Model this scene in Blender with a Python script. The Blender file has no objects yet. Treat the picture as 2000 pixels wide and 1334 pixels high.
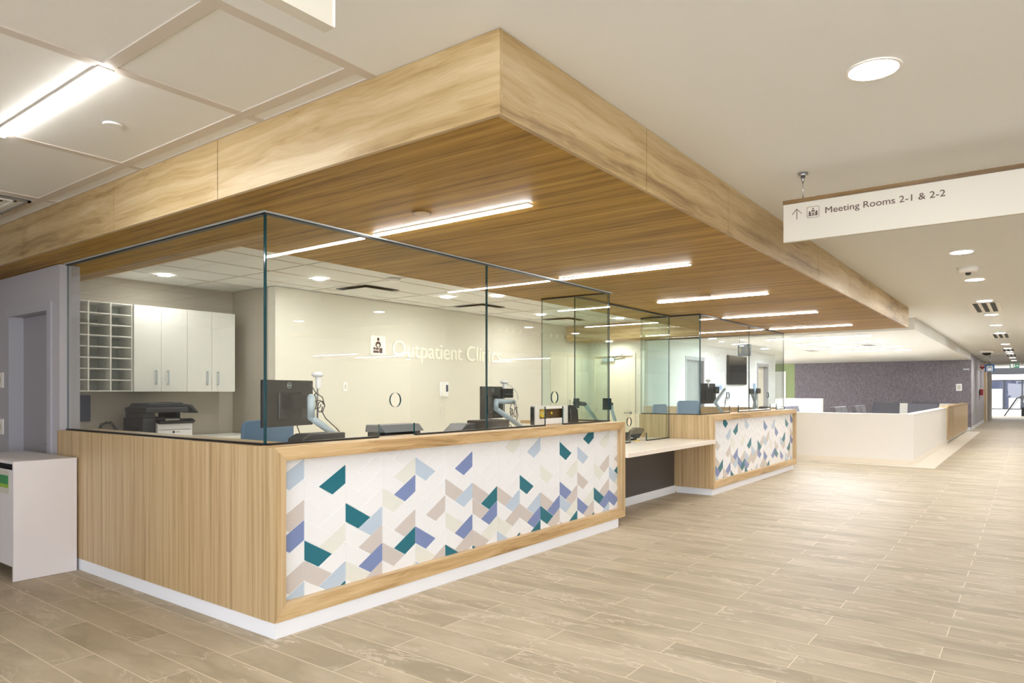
import bpy, bmesh, math, random
from mathutils import Vector, Matrix, Euler
random.seed(7)
SC = bpy.context.scene
COL = SC.collection
PI = math.pi

# ------------------------------------------------------------------ camera
CAM_YAW = 36.763                      # angle of the counter-front direction (+X) right of the lens axis
cam_d = bpy.data.cameras.new('camera')
cam = bpy.data.objects.new('camera', cam_d); COL.objects.link(cam)
cam_d.sensor_width = 36.0
cam_d.lens = 1355.95 / 2000 * 36.0
cam_d.shift_x = 0.0
cam_d.shift_y = (765 - 667) / 2000
cam_d.clip_start = 0.05; cam_d.clip_end = 300
cam.location = (0, 0, 1.37)
cam.rotation_euler = (PI/2, 0, math.radians(CAM_YAW) - PI/2)
SC.camera = cam

# ------------------------------------------------------------------ world / exposure
W = bpy.data.worlds.new('world'); SC.world = W; W.use_nodes = True
W.node_tree.nodes['Background'].inputs[0].default_value = (0.93, 0.95, 1.0, 1)
W.node_tree.nodes['Background'].inputs[1].default_value = 1.1
SC.view_settings.view_transform = 'Standard'
SC.view_settings.look = 'None'
SC.view_settings.gamma = 1
SC.view_settings.exposure = 2.42
SC.cycles.transparent_max_bounces = 32
SC.cycles.max_bounces = 10
SC.cycles.diffuse_bounces = 6
SC.cycles.caustics_reflective = False
SC.cycles.caustics_refractive = False
SC.cycles.sample_clamp_indirect = 6
try:
    SC.cycles.use_denoising = True
except Exception:
    pass

E_LIN, E_DOWN, E_ROOM, E_WAIT = 23.0, 26.0, 66.0, 37.0
WARM = (1.0, 0.975, 0.93); NEUT = (1.0, 0.99, 0.975); COOL = (0.93, 0.96, 1.0)

def area(name, loc, sx, sy, power, col):
    l = bpy.data.lights.new(name, 'AREA'); l.shape = 'RECTANGLE'; l.size = sx; l.size_y = sy
    l.energy = power; l.color = col
    o = bpy.data.objects.new(name, l); COL.objects.link(o); o.location = loc
    return o

# ------------------------------------------------------------------ materials
def srgb(r, g, b):
    f = lambda c: (c/255/12.92) if c/255 <= 0.04045 else ((c/255 + 0.055)/1.055)**2.4
    return (f(r), f(g), f(b), 1)

MATS = {}
def base(name):
    m = bpy.data.materials.new(name); m.use_nodes = True
    MATS[name] = m
    return m, m.node_tree.nodes, m.node_tree.links, m.node_tree.nodes['Principled BSDF']

def N(nd, t, **k):
    n = nd.new(t)
    for a, b in k.items(): setattr(n, a, b)
    return n

def plain(name, col, rough=0.5, metal=0.0, spec=0.5, bump=0.0, bscale=200.0, var=0.0):
    m, nd, lk, p = base(name)
    p.inputs['Base Color'].default_value = col
    p.inputs['Roughness'].default_value = rough
    p.inputs['Metallic'].default_value = metal
    p.inputs['Specular IOR Level'].default_value = spec
    if bump or var:
        tc = N(nd, 'ShaderNodeTexCoord'); ns = N(nd, 'ShaderNodeTexNoise')
        ns.inputs['Scale'].default_value = bscale; ns.inputs['Detail'].default_value = 4
        lk.new(tc.outputs['Object'], ns.inputs['Vector'])
        if bump:
            b = N(nd, 'ShaderNodeBump'); b.inputs['Strength'].default_value = bump; b.inputs['Distance'].default_value = 0.002
            lk.new(ns.outputs['Fac'], b.inputs['Height']); lk.new(b.outputs['Normal'], p.inputs['Normal'])
        if var:
            mx = N(nd, 'ShaderNodeMix', data_type='RGBA')
            mx.inputs[6].default_value = tuple(c*(1-var) for c in col[:3]) + (1,)
            mx.inputs[7].default_value = tuple(min(1, c*(1+var)) for c in col[:3]) + (1,)
            lk.new(ns.outputs['Fac'], mx.inputs[0]); lk.new(mx.outputs[2], p.inputs['Base Color'])
    return m

def emit(name, col, s):
    m = bpy.data.materials.new(name); m.use_nodes = True; nd = m.node_tree.nodes; lk = m.node_tree.links
    nd.remove(nd['Principled BSDF'])
    e = nd.new('ShaderNodeEmission'); e.inputs[0].default_value = tuple(col[:3]) + (1,); e.inputs[1].default_value = s
    lk.new(e.outputs[0], nd['Material Output'].inputs[0])
    MATS[name] = m
    return m

def wood(name, along, dark, mid, light, rough=0.38, across=16.0, length=0.9, wav=0.14, cath=0.45, spec=0.5):
    """laminate oak: long streaks along one axis, fine pores, a few cathedral figures"""
    m, nd, lk, p = base(name)
    tc = N(nd, 'ShaderNodeTexCoord'); mp = N(nd, 'ShaderNodeMapping')
    s = [across, across, across]; s['XYZ'.index(along)] = length
    mp.inputs['Scale'].default_value = s
    lk.new(tc.outputs['Object'], mp.inputs['Vector'])
    wn = N(nd, 'ShaderNodeTexNoise'); wn.inputs['Scale'].default_value = 1.3; wn.inputs['Detail'].default_value = 2
    m2 = N(nd, 'ShaderNodeMapping'); s2 = [2.6, 2.6, 2.6]; s2['XYZ'.index(along)] = 1.1
    m2.inputs['Scale'].default_value = s2
    lk.new(tc.outputs['Object'], m2.inputs['Vector']); lk.new(m2.outputs[0], wn.inputs['Vector'])
    ad = N(nd, 'ShaderNodeVectorMath', operation='MULTIPLY_ADD')
    lk.new(wn.outputs['Color'], ad.inputs[0]); ad.inputs[1].default_value = (wav*8,)*3
    lk.new(mp.outputs[0], ad.inputs[2])
    n1 = N(nd, 'ShaderNodeTexNoise'); n1.inputs['Scale'].default_value = 1.0; n1.inputs['Detail'].default_value = 5; n1.inputs['Roughness'].default_value = 0.6
    lk.new(ad.outputs[0], n1.inputs['Vector'])
    n2 = N(nd, 'ShaderNodeTexNoise'); n2.inputs['Scale'].default_value = 6.0; n2.inputs['Detail'].default_value = 4
    lk.new(ad.outputs[0], n2.inputs['Vector'])
    n3 = N(nd, 'ShaderNodeTexNoise'); n3.inputs['Scale'].default_value = 0.28; n3.inputs['Detail'].default_value = 2
    lk.new(ad.outputs[0], n3.inputs['Vector'])
    w = N(nd, 'ShaderNodeMath', operation='MULTIPLY'); w.inputs[1].default_value = 26.0
    lk.new(n3.outputs['Fac'], w.inputs[0])
    sn = N(nd, 'ShaderNodeMath', operation='SINE'); lk.new(w.outputs[0], sn.inputs[0])
    a1 = N(nd, 'ShaderNodeMath', operation='MULTIPLY_ADD'); a1.inputs[1].default_value = cath*0.14
    lk.new(sn.outputs[0], a1.inputs[0]); lk.new(n1.outputs['Fac'], a1.inputs[2])
    a2 = N(nd, 'ShaderNodeMath', operation='MULTIPLY_ADD'); a2.inputs[1].default_value = 0.28
    lk.new(n2.outputs['Fac'], a2.inputs[0]); lk.new(a1.outputs[0], a2.inputs[2])
    cr = N(nd, 'ShaderNodeValToRGB')
    cr.color_ramp.elements[0].position = 0.42; cr.color_ramp.elements[0].color = dark
    cr.color_ramp.elements[1].position = 0.90; cr.color_ramp.elements[1].color = light
    e = cr.color_ramp.elements.new(0.62); e.color = mid
    lk.new(a2.outputs[0], cr.inputs[0]); lk.new(cr.outputs[0], p.inputs['Base Color'])
    p.inputs['Roughness'].default_value = rough; p.inputs['Specular IOR Level'].default_value = spec
    b = N(nd, 'ShaderNodeBump'); b.inputs['Strength'].default_value = 0.12; b.inputs['Distance'].default_value = 0.001
    lk.new(n2.outputs['Fac'], b.inputs['Height']); lk.new(b.outputs[0], p.inputs['Normal'])
    return m

WD, WM_, WL = srgb(152, 120, 78), srgb(195, 164, 118), srgb(222, 198, 156)
wood('oak_x', 'X', WD, WM_, WL)
wood('oak_y', 'Y', WD, WM_, WL)
wood('oak_z', 'Z', srgb(156, 130, 94), srgb(188, 162, 122), srgb(210, 188, 150), across=34, wav=0.04, cath=0.15, length=0.6)
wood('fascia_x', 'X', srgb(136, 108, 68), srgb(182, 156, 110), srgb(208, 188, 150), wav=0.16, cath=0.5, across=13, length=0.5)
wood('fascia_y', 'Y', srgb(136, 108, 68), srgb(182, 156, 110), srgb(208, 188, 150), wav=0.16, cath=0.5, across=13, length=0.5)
wood('soffit_shaded_y', 'Y', srgb(116, 82, 18), srgb(160, 122, 42), srgb(194, 156, 70), across=24, length=0.6, wav=0.10, cath=0.25, spec=0.2, rough=0.5)  # canopy laminate with the underside's shade put into its colour
wood('dark_oak_y', 'Y', srgb(88, 66, 36), srgb(120, 94, 56), srgb(140, 112, 72), across=26, wav=0.2)

# floor planks: 1.18 m long (along Y), 0.198 m wide, half-bond, veined stone look
def floor_mat():
    m, nd, lk, p = base('stone_planks')
    tc = N(nd, 'ShaderNodeTexCoord'); sp = N(nd, 'ShaderNodeSeparateXYZ'); lk.new(tc.outputs['Object'], sp.inputs[0])
    def mt(op, a, b=None, c=None):
        n = N(nd, 'ShaderNodeMath', operation=op)
        for i, v in enumerate((a, b, c)):
            if v is None: continue
            if isinstance(v, (int, float)): n.inputs[i].default_value = v
            else: lk.new(v, n.inputs[i])
        return n.outputs[0]
    r = mt('DIVIDE', mt('SUBTRACT', sp.outputs['X'], 1.404 - 0.1978*40), 0.1978)
    row = mt('FLOOR', r); fr = mt('FRACT', r)
    odd = mt('MODULO', row, 2.0)
    u = mt('ADD', mt('DIVIDE', mt('SUBTRACT', sp.outputs['Y'], 0.377 - 1.18*30), 1.18), mt('MULTIPLY', odd, 0.5))
    cell = mt('FLOOR', u); fu = mt('FRACT', u)
    ex = mt('MULTIPLY', mt('MINIMUM', fr, mt('SUBTRACT', 1.0, fr)), 0.1978)
    ey = mt('MULTIPLY', mt('MINIMUM', fu, mt('SUBTRACT', 1.0, fu)), 1.18)
    edge = mt('MINIMUM', ex, ey)
    gr = N(nd, 'ShaderNodeMapRange'); gr.inputs[1].default_value = 0.0014; gr.inputs[2].default_value = 0.0028; gr.inputs[3].default_value = 1; gr.inputs[4].default_value = 0
    lk.new(edge, gr.inputs[0])
    cb = N(nd, 'ShaderNodeCombineXYZ'); lk.new(row, cb.inputs[0]); lk.new(cell, cb.inputs[1])
    wn = N(nd, 'ShaderNodeTexWhiteNoise', noise_dimensions='3D'); lk.new(cb.outputs[0], wn.inputs['Vector'])
    off = N(nd, 'ShaderNodeVectorMath', operation='MULTIPLY_ADD'); off.inputs[1].default_value = (40, 40, 40)
    lk.new(wn.outputs['Color'], off.inputs[0])
    mp = N(nd, 'ShaderNodeMapping'); mp.inputs['Scale'].default_value = (2.6, 0.8, 1); mp.inputs['Rotation'].default_value = (0, 0, math.radians(28))
    lk.new(tc.outputs['Object'], mp.inputs[0]); lk.new(mp.outputs[0], off.inputs[2])
    dn = N(nd, 'ShaderNodeTexNoise'); dn.inputs['Scale'].default_value = 1.6; dn.inputs['Detail'].default_value = 5
    lk.new(off.outputs[0], dn.inputs['Vector'])
    dw = N(nd, 'ShaderNodeVectorMath', operation='MULTIPLY_ADD'); dw.inputs[1].default_value = (1.0, 1.0, 1.0)
    lk.new(dn.outputs['Color'], dw.inputs[0]); lk.new(off.outputs[0], dw.inputs[2])
    n1 = N(nd, 'ShaderNodeTexNoise'); n1.inputs['Scale'].default_value = 1.4; n1.inputs['Detail'].default_value = 6; n1.inputs['Roughness'].default_value = 0.6
    lk.new(dw.outputs[0], n1.inputs['Vector'])
    cr = N(nd, 'ShaderNodeValToRGB')
    cr.color_ramp.elements[0].position = 0.36; cr.color_ramp.elements[0].color = srgb(160, 146, 122)
    cr.color_ramp.elements[1].position = 0.70; cr.color_ramp.elements[1].color = srgb(190, 176, 152)
    lk.new(n1.outputs['Fac'], cr.inputs[0])
    # veins: thin ridges of a distorted noise
    n2 = N(nd, 'ShaderNodeTexNoise'); n2.inputs['Scale'].default_value = 1.5; n2.inputs['Detail'].default_value = 5; n2.inputs['Roughness'].default_value = 0.58
    lk.new(dw.outputs[0], n2.inputs['Vector'])
    v = mt('ABSOLUTE', mt('SUBTRACT', n2.outputs['Fac'], 0.5))
    vr = N(nd, 'ShaderNodeMapRange'); vr.inputs[1].default_value = 0.0; vr.inputs[2].default_value = 0.016; vr.inputs[3].default_value = 1; vr.inputs[4].default_value = 0
    lk.new(v, vr.inputs[0])
    n4 = N(nd, 'ShaderNodeTexNoise'); n4.inputs['Scale'].default_value = 1.1; lk.new(off.outputs[0], n4.inputs['Vector'])
    mask = N(nd, 'ShaderNodeMapRange'); mask.inputs[1].default_value = 0.40; mask.inputs[2].default_value = 0.56
    lk.new(n4.outputs['Fac'], mask.inputs[0])
    vm = mt('MULTIPLY', mt('MULTIPLY', vr.outputs[0], mask.outputs[0]), 0.7)
    mx = N(nd, 'ShaderNodeMix', data_type='RGBA'); lk.new(vm, mx.inputs[0]); lk.new(cr.outputs[0], mx.inputs[6]); mx.inputs[7].default_value = srgb(214, 200, 182)
    hv = N(nd, 'ShaderNodeHueSaturation'); lk.new(mx.outputs[2], hv.inputs['Color'])
    vv = mt('MULTIPLY_ADD', wn.outputs['Value'], 0.06, 0.98); lk.new(vv, hv.inputs['Value'])
    mg = N(nd, 'ShaderNodeMix', data_type='RGBA'); lk.new(gr.outputs[0], mg.inputs[0]); lk.new(hv.outputs[0], mg.inputs[6]); mg.inputs[7].default_value = srgb(226, 212, 190)
    lk.new(mg.outputs[2], p.inputs['Base Color'])
    p.inputs['Roughness'].default_value = 0.5
    p.inputs['Specular IOR Level'].default_value = 0.28
    b = N(nd, 'ShaderNodeBump'); b.inputs['Strength'].default_value = 0.25; b.inputs['Distance'].default_value = 0.001
    lk.new(mt('SUBTRACT', 1.0, gr.outputs[0]), b.inputs['Height']); lk.new(b.outputs[0], p.inputs['Normal'])
floor_mat()

def glass_mat(name, tint, k=1.0):
    m = bpy.data.materials.new(name); m.use_nodes = True; nd = m.node_tree.nodes; lk = m.node_tree.links
    nd.remove(nd['Principled BSDF'])
    tr = nd.new('ShaderNodeBsdfTransparent'); tr.inputs[0].default_value = tuple(tint) + (1,)
    gl = nd.new('ShaderNodeBsdfGlossy'); gl.inputs['Roughness'].default_value = 0.0; gl.inputs[0].default_value = (1, 1, 1, 1)
    fr = nd.new('ShaderNodeFresnel'); fr.inputs[0].default_value = 1.5
    ge = nd.new('ShaderNodeNewGeometry')
    inv = N(nd, 'ShaderNodeMath', operation='SUBTRACT'); inv.inputs[0].default_value = 1.0; lk.new(ge.outputs['Backfacing'], inv.inputs[1])
    ml = N(nd, 'ShaderNodeMath', operation='MULTIPLY'); lk.new(fr.outputs[0], ml.inputs[0]); lk.new(inv.outputs[0], ml.inputs[1])
    m2 = N(nd, 'ShaderNodeMath', operation='MULTIPLY', use_clamp=True); lk.new(ml.outputs[0], m2.inputs[0]); m2.inputs[1].default_value = 1.9*k
    mx = nd.new('ShaderNodeMixShader'); lk.new(m2.outputs[0], mx.inputs[0]); lk.new(tr.outputs[0], mx.inputs[1]); lk.new(gl.outputs[0], mx.inputs[2])
    lk.new(mx.outputs[0], nd['Material Output'].inputs[0])
    MATS[name] = m
glass_mat('glass', (0.975, 0.99, 0.98))
glass_mat('glass_green', (0.90, 0.97, 0.94))
plain('glass_edge', srgb(20, 66, 72), 0.08, spec=0.8)
plain('glass_edge_light', srgb(150, 190, 180), 0.1, spec=0.8)

plain('ceiling_paint', srgb(232, 234, 233), 0.9, bump=0.02)
plain('ceiling_tile', srgb(228, 228, 224), 0.95, bump=0.35, bscale=260, var=0.03)
plain('ceiling_grid', srgb(208, 200, 190), 0.6)
plain('wall_beige', srgb(222, 218, 206), 0.85, bump=0.02)
plain('wall_grey', srgb(182, 180, 186), 0.85, bump=0.02)
plain('wall_taupe', srgb(186, 178, 164), 0.85)
plain('wall_white', srgb(238, 240, 242), 0.8)
plain('wall_green', srgb(152, 168, 122), 0.8)
plain('white_paint', srgb(240, 238, 234), 0.6)
plain('white_gloss', srgb(244, 244, 246), 0.25)
plain('white_lam', srgb(238, 238, 232), 0.35)
plain('cream_stone', srgb(238, 230, 216), 0.35, var=0.02, bscale=6)
plain('quartz', srgb(240, 232, 222), 0.22, var=0.02, bscale=60)
plain('bin_white', srgb(226, 222, 224), 0.45, var=0.02, bscale=4)
plain('baseboard', srgb(238, 242, 250), 0.4)
plain('door_grey', srgb(160, 158, 164), 0.5)
plain('frame_grey', srgb(176, 176, 184), 0.45)
plain('door_beige', srgb(232, 222, 204), 0.5)
plain('door_dark', srgb(142, 144, 144), 0.5)
plain('black_panel', srgb(74, 70, 70), 0.45)
plain('black', srgb(24, 24, 26), 0.4)
plain('black_gloss', srgb(22, 26, 30), 0.15)
plain('dark_grey', srgb(56, 58, 62), 0.45)
plain('mid_grey', srgb(120, 124, 128), 0.45)
plain('silver', srgb(190, 200, 205), 0.35, metal=0.2)
plain('steel', srgb(180, 182, 185), 0.25, metal=0.9)
plain('arm_grey', srgb(178, 194, 204), 0.4)
plain('chair_blue', srgb(110, 140, 172), 0.6)
plain('red', srgb(170, 30, 36), 0.4)
plain('sign_white', srgb(208, 204, 192), 0.5)
plain('sign_ink', srgb(88, 62, 58), 0.6)
plain('sign_blue', srgb(28, 70, 110), 0.4)
plain('sign_blue_light', srgb(140, 176, 216), 0.4)  # washroom sign's blue, paled to paint in the white reflection over it
plain('exit_green', srgb(20, 140, 96), 0.4)
plain('letter', srgb(255, 252, 238), 0.5)
plain('pigeon_back', srgb(196, 204, 196), 0.6)
plain('yellow', srgb(235, 200, 60), 0.5)
plain('poster_blue', srgb(62, 68, 96), 0.5)
plain('screen', srgb(26, 30, 36), 0.08, spec=0.8)
plain('chair_dark', srgb(84, 84, 92), 0.8, var=0.06, bscale=40)
plain('chair_taupe', srgb(66, 62, 66), 0.8)
plain('sticker_green', srgb(60, 150, 90), 0.4)
plain('sticker_lime', srgb(150, 190, 60), 0.4)
plain('grout', srgb(248, 250, 252), 0.5)
plain('tile_white', srgb(238, 241, 246), 0.16, spec=0.6)
plain('tile_teal', srgb(22, 112, 132), 0.16, spec=0.6)
plain('tile_blue', srgb(124, 142, 192), 0.16, spec=0.6)
plain('tile_sky', srgb(188, 206, 226), 0.16, spec=0.6)
plain('tile_taupe', srgb(206, 200, 198), 0.16, spec=0.6)
plain('tile_sage', srgb(228, 231, 226), 0.16, spec=0.6)
plain('opening_dark', srgb(30, 30, 30), 0.8)
emit('lamp_linear', NEUT, E_LIN)
emit('lamp_down', NEUT, E_DOWN)
emit('lamp_room', WARM, E_ROOM)
emit('lamp_wait', COOL, E_WAIT)
emit('lamp_dim', WARM, 34.0)
emit('lamp_bay', NEUT, 13.0)
emit('lamp_corridor', NEUT, 60.0)

def wall_fabric():
    m, nd, lk, p = base('dark_wallcovering')
    tc = N(nd, 'ShaderNodeTexCoord'); mp = N(nd, 'ShaderNodeMapping'); mp.inputs['Scale'].default_value = (1, 14, 5)
    lk.new(tc.outputs['Object'], mp.inputs[0])
    n = N(nd, 'ShaderNodeTexNoise'); n.inputs['Scale'].default_value = 2.5; n.inputs['Detail'].default_value = 8; n.inputs['Roughness'].default_value = 0.75
    lk.new(mp.outputs[0], n.inputs['Vector'])
    cr = N(nd, 'ShaderNodeValToRGB'); cr.color_ramp.elements[0].position = 0.35; cr.color_ramp.elements[0].color = srgb(100, 94, 101)
    cr.color_ramp.elements[1].position = 0.68; cr.color_ramp.elements[1].color = srgb(150, 143, 151)
    lk.new(n.outputs['Fac'], cr.inputs[0]); lk.new(cr.outputs[0], p.inputs['Base Color']); p.inputs['Roughness'].default_value = 0.8
wall_fabric()

# ------------------------------------------------------------------ mesh helpers
class MB:
    def __init__(s): s.bm = bmesh.new(); s.mats = []
    def mi(s, m):
        if m not in s.mats: s.mats.append(m)
        return s.mats.index(m)
    def box(s, x0, x1, y0, y1, z0, z1, m, bevel=0.0):
        r = bmesh.ops.create_cube(s.bm, size=1)
        vs = r['verts']
        for v in vs:
            v.co = Vector(((x0+x1)/2 + v.co.x*(x1-x0), (y0+y1)/2 + v.co.y*(y1-y0), (z0+z1)/2 + v.co.z*(z1-z0)))
        fs = {f for v in vs for f in v.link_faces}
        i = s.mi(m)
        for f in fs: f.material_index = i
        if bevel:
            es = {e for v in vs for e in v.link_edges}
            rb = bmesh.ops.bevel(s.bm, geom=list(es), offset=bevel, segments=2, affect='EDGES', profile=0.5)
            for f in rb['faces']: f.material_index = i
        return s
    def cyl(s, p0, p1, r0, m, r1=None, seg=20, caps=True):
        p0 = Vector(p0); p1 = Vector(p1); d = p1 - p0
        r = bmesh.ops.create_cone(s.bm, cap_ends=caps, segments=seg, radius1=r0, radius2=r0 if r1 is None else r1, depth=d.length)
        q = Vector((0, 0, 1)).rotation_difference(d.normalized()).to_matrix().to_4x4()
        M = Matrix.Translation((p0+p1)/2) @ q
        bmesh.ops.transform(s.bm, matrix=M, verts=r['verts'])
        i = s.mi(m)
        for f in {f for v in r['verts'] for f in v.link_faces}: f.material_index = i; f.smooth = len(f.verts) == 4
        return s
    def sphere(s, c, r, m, sz=1.0, seg=16):
        k = bmesh.ops.create_uvsphere(s.bm, u_segments=seg, v_segments=max(6, seg//2), radius=r)
        for v in k['verts']: v.co = Vector((v.co.x + c[0], v.co.y + c[1], v.co.z*sz + c[2]))
        i = s.mi(m)
        for f in {f for v in k['verts'] for f in v.link_faces}: f.material_index = i; f.smooth = True
        return s
    def tube(s, pts, r, m, seg=8):
        for a, b in zip(pts[:-1], pts[1:]): s.cyl(a, b, r, m, seg=seg)
        for p in pts[1:-1]: s.sphere(p, r, m, seg=8)
        return s
    def prism(s, pts, axis, a, b, m, bevel=0.0):
        """polygon in the plane normal to axis, extruded from a to b; pts are the two other coordinates in order"""
        def mk(p, t):
            return Vector((t, p[0], p[1])) if axis == 'X' else Vector((p[0], t, p[1])) if axis == 'Y' else Vector((p[0], p[1], t))
        v0 = [s.bm.verts.new(mk(p, a)) for p in pts]; v1 = [s.bm.verts.new(mk(p, b)) for p in pts]
        i = s.mi(m); fs = []
        fs.append(s.bm.faces.new(v0)); fs.append(s.bm.faces.new(v1[::-1]))
        n = len(pts)
        for k in range(n): fs.append(s.bm.faces.new((v0[k], v1[k], v1[(k+1) % n], v0[(k+1) % n])))
        for f in fs: f.material_index = i
        bmesh.ops.recalc_face_normals(s.bm, faces=fs)
        if bevel:
            rb = bmesh.ops.bevel(s.bm, geom=list({e for f in fs for e in f.edges}), offset=bevel, segments=2, affect='EDGES', profile=0.5)
            for f in rb['faces']: f.material_index = i
        return s
    def join_mesh(s, me, M, m, edge=None):
        """copy mesh me transformed by M; faces whose local normal is not +-Z take the edge material"""
        i = s.mi(m); j = s.mi(edge) if edge else i
        vs = [s.bm.verts.new(M @ v.co) for v in me.vertices]
        for p in me.polygons:
            try: f = s.bm.faces.new([vs[k] for k in p.vertices])
            except ValueError: continue
            f.material_index = i if abs(p.normal.z) > 0.5 else j
        return s
    def obj(s, name, parent=None, world=True, smooth=False):
        me = bpy.data.meshes.new(name)
        if parent is not None and world:
            bmesh.ops.translate(s.bm, vec=-Vector(parent_loc(parent)), verts=s.bm.verts)
        s.bm.to_mesh(me); s.bm.free()
        for m in s.mats: me.materials.append(MATS[m])
        o = bpy.data.objects.new(name, me); COL.objects.link(o)
        if parent is not None: o.parent = parent
        return o

def parent_loc(p):
    v = Vector((0, 0, 0))
    while p is not None: v += p.location; p = p.parent
    return v

def tag(o, label, cat, group=None, kind=None):
    if label: o['label'] = label
    if cat: o['category'] = cat
    if group: o['group'] = group
    if kind: o['kind'] = kind
    return o
def thing(name, label, cat, loc=(0, 0, 0), rz=0.0, group=None):
    o = bpy.data.objects.new(name, None); COL.objects.link(o)
    o.location = loc; o.rotation_euler = (0, 0, rz); o.empty_display_size = 0.05
    return tag(o, label, cat, group)
def struct(name, mb):
    o = mb.obj(name); o['kind'] = 'structure'; return o
def solo(name, mb, label, cat, group=None, loc=None):
    """a thing that is one mesh, its origin at loc"""
    if loc is not None: bmesh.ops.translate(mb.bm, vec=-Vector(loc), verts=mb.bm.verts)
    o = mb.obj(name)
    if loc is not None: o.location = loc
    return tag(o, label, cat, group)
def dup(root, loc=None, rz=None, label=None):
    r = root.copy(); COL.objects.link(r)
    if loc is not None: r.location = loc
    if rz is not None: r.rotation_euler = (0, 0, rz)
    if label: r['label'] = label
    for ch in list(root.children):
        c = ch.copy(); COL.objects.link(c); c.parent = r
        for g in list(ch.children):
            d = g.copy(); COL.objects.link(d); d.parent = c
    return r

def shape_mesh(outlines, thick):
    """2-D outlines (first the outer one, then holes) -> a slab of the given thickness, in local XY, centred on Z"""
    cu = bpy.data.curves.new('shape', 'CURVE'); cu.dimensions = '2D'; cu.fill_mode = 'BOTH'; cu.extrude = thick/2
    for pts in outlines:
        sp = cu.splines.new('POLY'); sp.points.add(len(pts)-1)
        for k, p in enumerate(pts): sp.points[k].co = (p[0], p[1], 0, 1)
        sp.use_cyclic_u = True
    ob = bpy.data.objects.new('shape', cu)
    me = bpy.data.meshes.new_from_object(ob)
    bpy.data.objects.remove(ob); bpy.data.curves.remove(cu)
    return me
def text_mesh(s, size, thick, width=None, height_scale=1.0, offset=0.0):
    cu = bpy.data.curves.new('text', 'FONT'); cu.body = s; cu.size = size; cu.extrude = thick/2; cu.offset = offset
    ob = bpy.data.objects.new('text', cu)
    me = bpy.data.meshes.new_from_object(ob)
    bpy.data.objects.remove(ob); bpy.data.curves.remove(cu)
    xs = [v.co.x for v in me.vertices]; x0 = min(xs); w = max(xs)-x0
    k = (width/w) if width else 1.0
    for v in me.vertices: v.co.x = (v.co.x-x0)*k; v.co.y *= height_scale
    return me
def circ(cx, cy, r, n=32, ry=None):
    return [(cx + r*math.cos(2*PI*k/n), cy + (ry or r)*math.sin(2*PI*k/n)) for k in range(n)]
def rrect(x0, x1, y0, y1, r, n=6):
    pts = []
    for cx, cy, a in ((x1-r, y1-r, 0), (x0+r, y1-r, 90), (x0+r, y0+r, 180), (x1-r, y0+r, 270)):
        for k in range(n+1):
            t = math.radians(a + 90*k/n); pts.append((cx + r*math.cos(t), cy + r*math.sin(t)))
    return pts
# frames for flat work: facing -Y (local x -> +X, local y -> +Z) and facing -X (local x -> -Y, local y -> +Z)
def face_ny(x, y, z): return Matrix(((1, 0, 0, x), (0, 0, -1, y), (0, 1, 0, z), (0, 0, 0, 1)))
def face_nx(x, y, z): return Matrix(((0, 0, -1, x), (-1, 0, 0, y), (0, 1, 0, z), (0, 0, 0, 1)))

# ------------------------------------------------------------------ dimensions shared by the builders
ZC = 2.72; ZS = 2.40
XA, XB = 2.28, 6.41          # first counter
YF = 3.335                   # front plane of the counters
XC, XD = 8.875, 12.93        # second counter
CT = 1.06

# ------------------------------------------------------------------ setting
m = MB(); m.box(-3.5, 48.5, -17, 14, -0.2, 0, 'stone_planks'); struct('floor', m)
m = MB(); m.box(2.46, 12.70, 3.905, 7.65, 0.0, 0.004, 'cream_stone'); struct('floor_staff_bounce', m)  # unseen pale slab added to bounce light up to the staff-room ceiling
# cream stone apron round the waiting-area half wall
m = MB(); m.box(14.35, 28.6, 1.37, 3.9, 0.0005, 0.004, 'cream_stone'); struct('trim_1', m)

# plaster ceiling (with the acoustic bay left open)
m = MB()
m.box(-3.5, 48.5, -17, 2.25, ZC, ZC+0.25, 'ceiling_paint')
m.box(2.05, 48.5, 2.25, 14, ZC, ZC+0.25, 'ceiling_paint')
m.box(-3.5, 2.05, 11.5, 14, ZC, ZC+0.25, 'ceiling_paint')
struct('ceiling', m)
# acoustic bay left of the canopy: tiles and tee grid
def tile_bay(name, xs, ys, z, tee=0.022):
    mb = MB()
    for a, b in zip(xs[:-1], xs[1:]):
        for c, d in zip(ys[:-1], ys[1:]):
            mb.box(a+tee/2, b-tee/2, c+tee/2, d-tee/2, z+0.006, z+0.03, 'ceiling_tile')
    for a in xs: mb.box(a-tee/2, a+tee/2, ys[0], ys[-1], z, z+0.012, 'ceiling_grid')
    for c in ys: mb.box(xs[0], xs[-1], c-tee/2, c+tee/2, z+0.0005, z+0.0115, 'ceiling_grid')
    mb.box(xs[0], xs[-1], ys[0], ys[-1], z+0.031, z+0.12, 'ceiling_tile')
    return struct(name, mb)
xs = [1.93 - 0.625*k for k in range(0, 10)][::-1] + [2.05]
ys = [2.265, 3.075] + [3.075 + 1.25*k for k in range(1, 8)]
tile_bay('ceiling_2', xs, ys, ZC-0.002, 0.055)
xs = [2.79] + [4.575 + 0.0 + 1.2*k for k in range(-1, 7)] + [13.0]
ys = [4.50, 4.90] + [4.90 + 0.618*k for k in range(1, 7)]
tile_bay('ceiling_3', xs, ys, ZC-0.014, 0.012)

# waiting-area bulkhead ceiling, 2.5 m
m = MB()
m.box(14.5, 22.05, 1.69, 6.30, 2.5, ZC-0.001, 'ceiling_paint')
m.box(22.05, 29.38, 1.69, 10, 2.5, ZC-0.001, 'ceiling_paint')
struct('ceiling_4', m)

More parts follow.
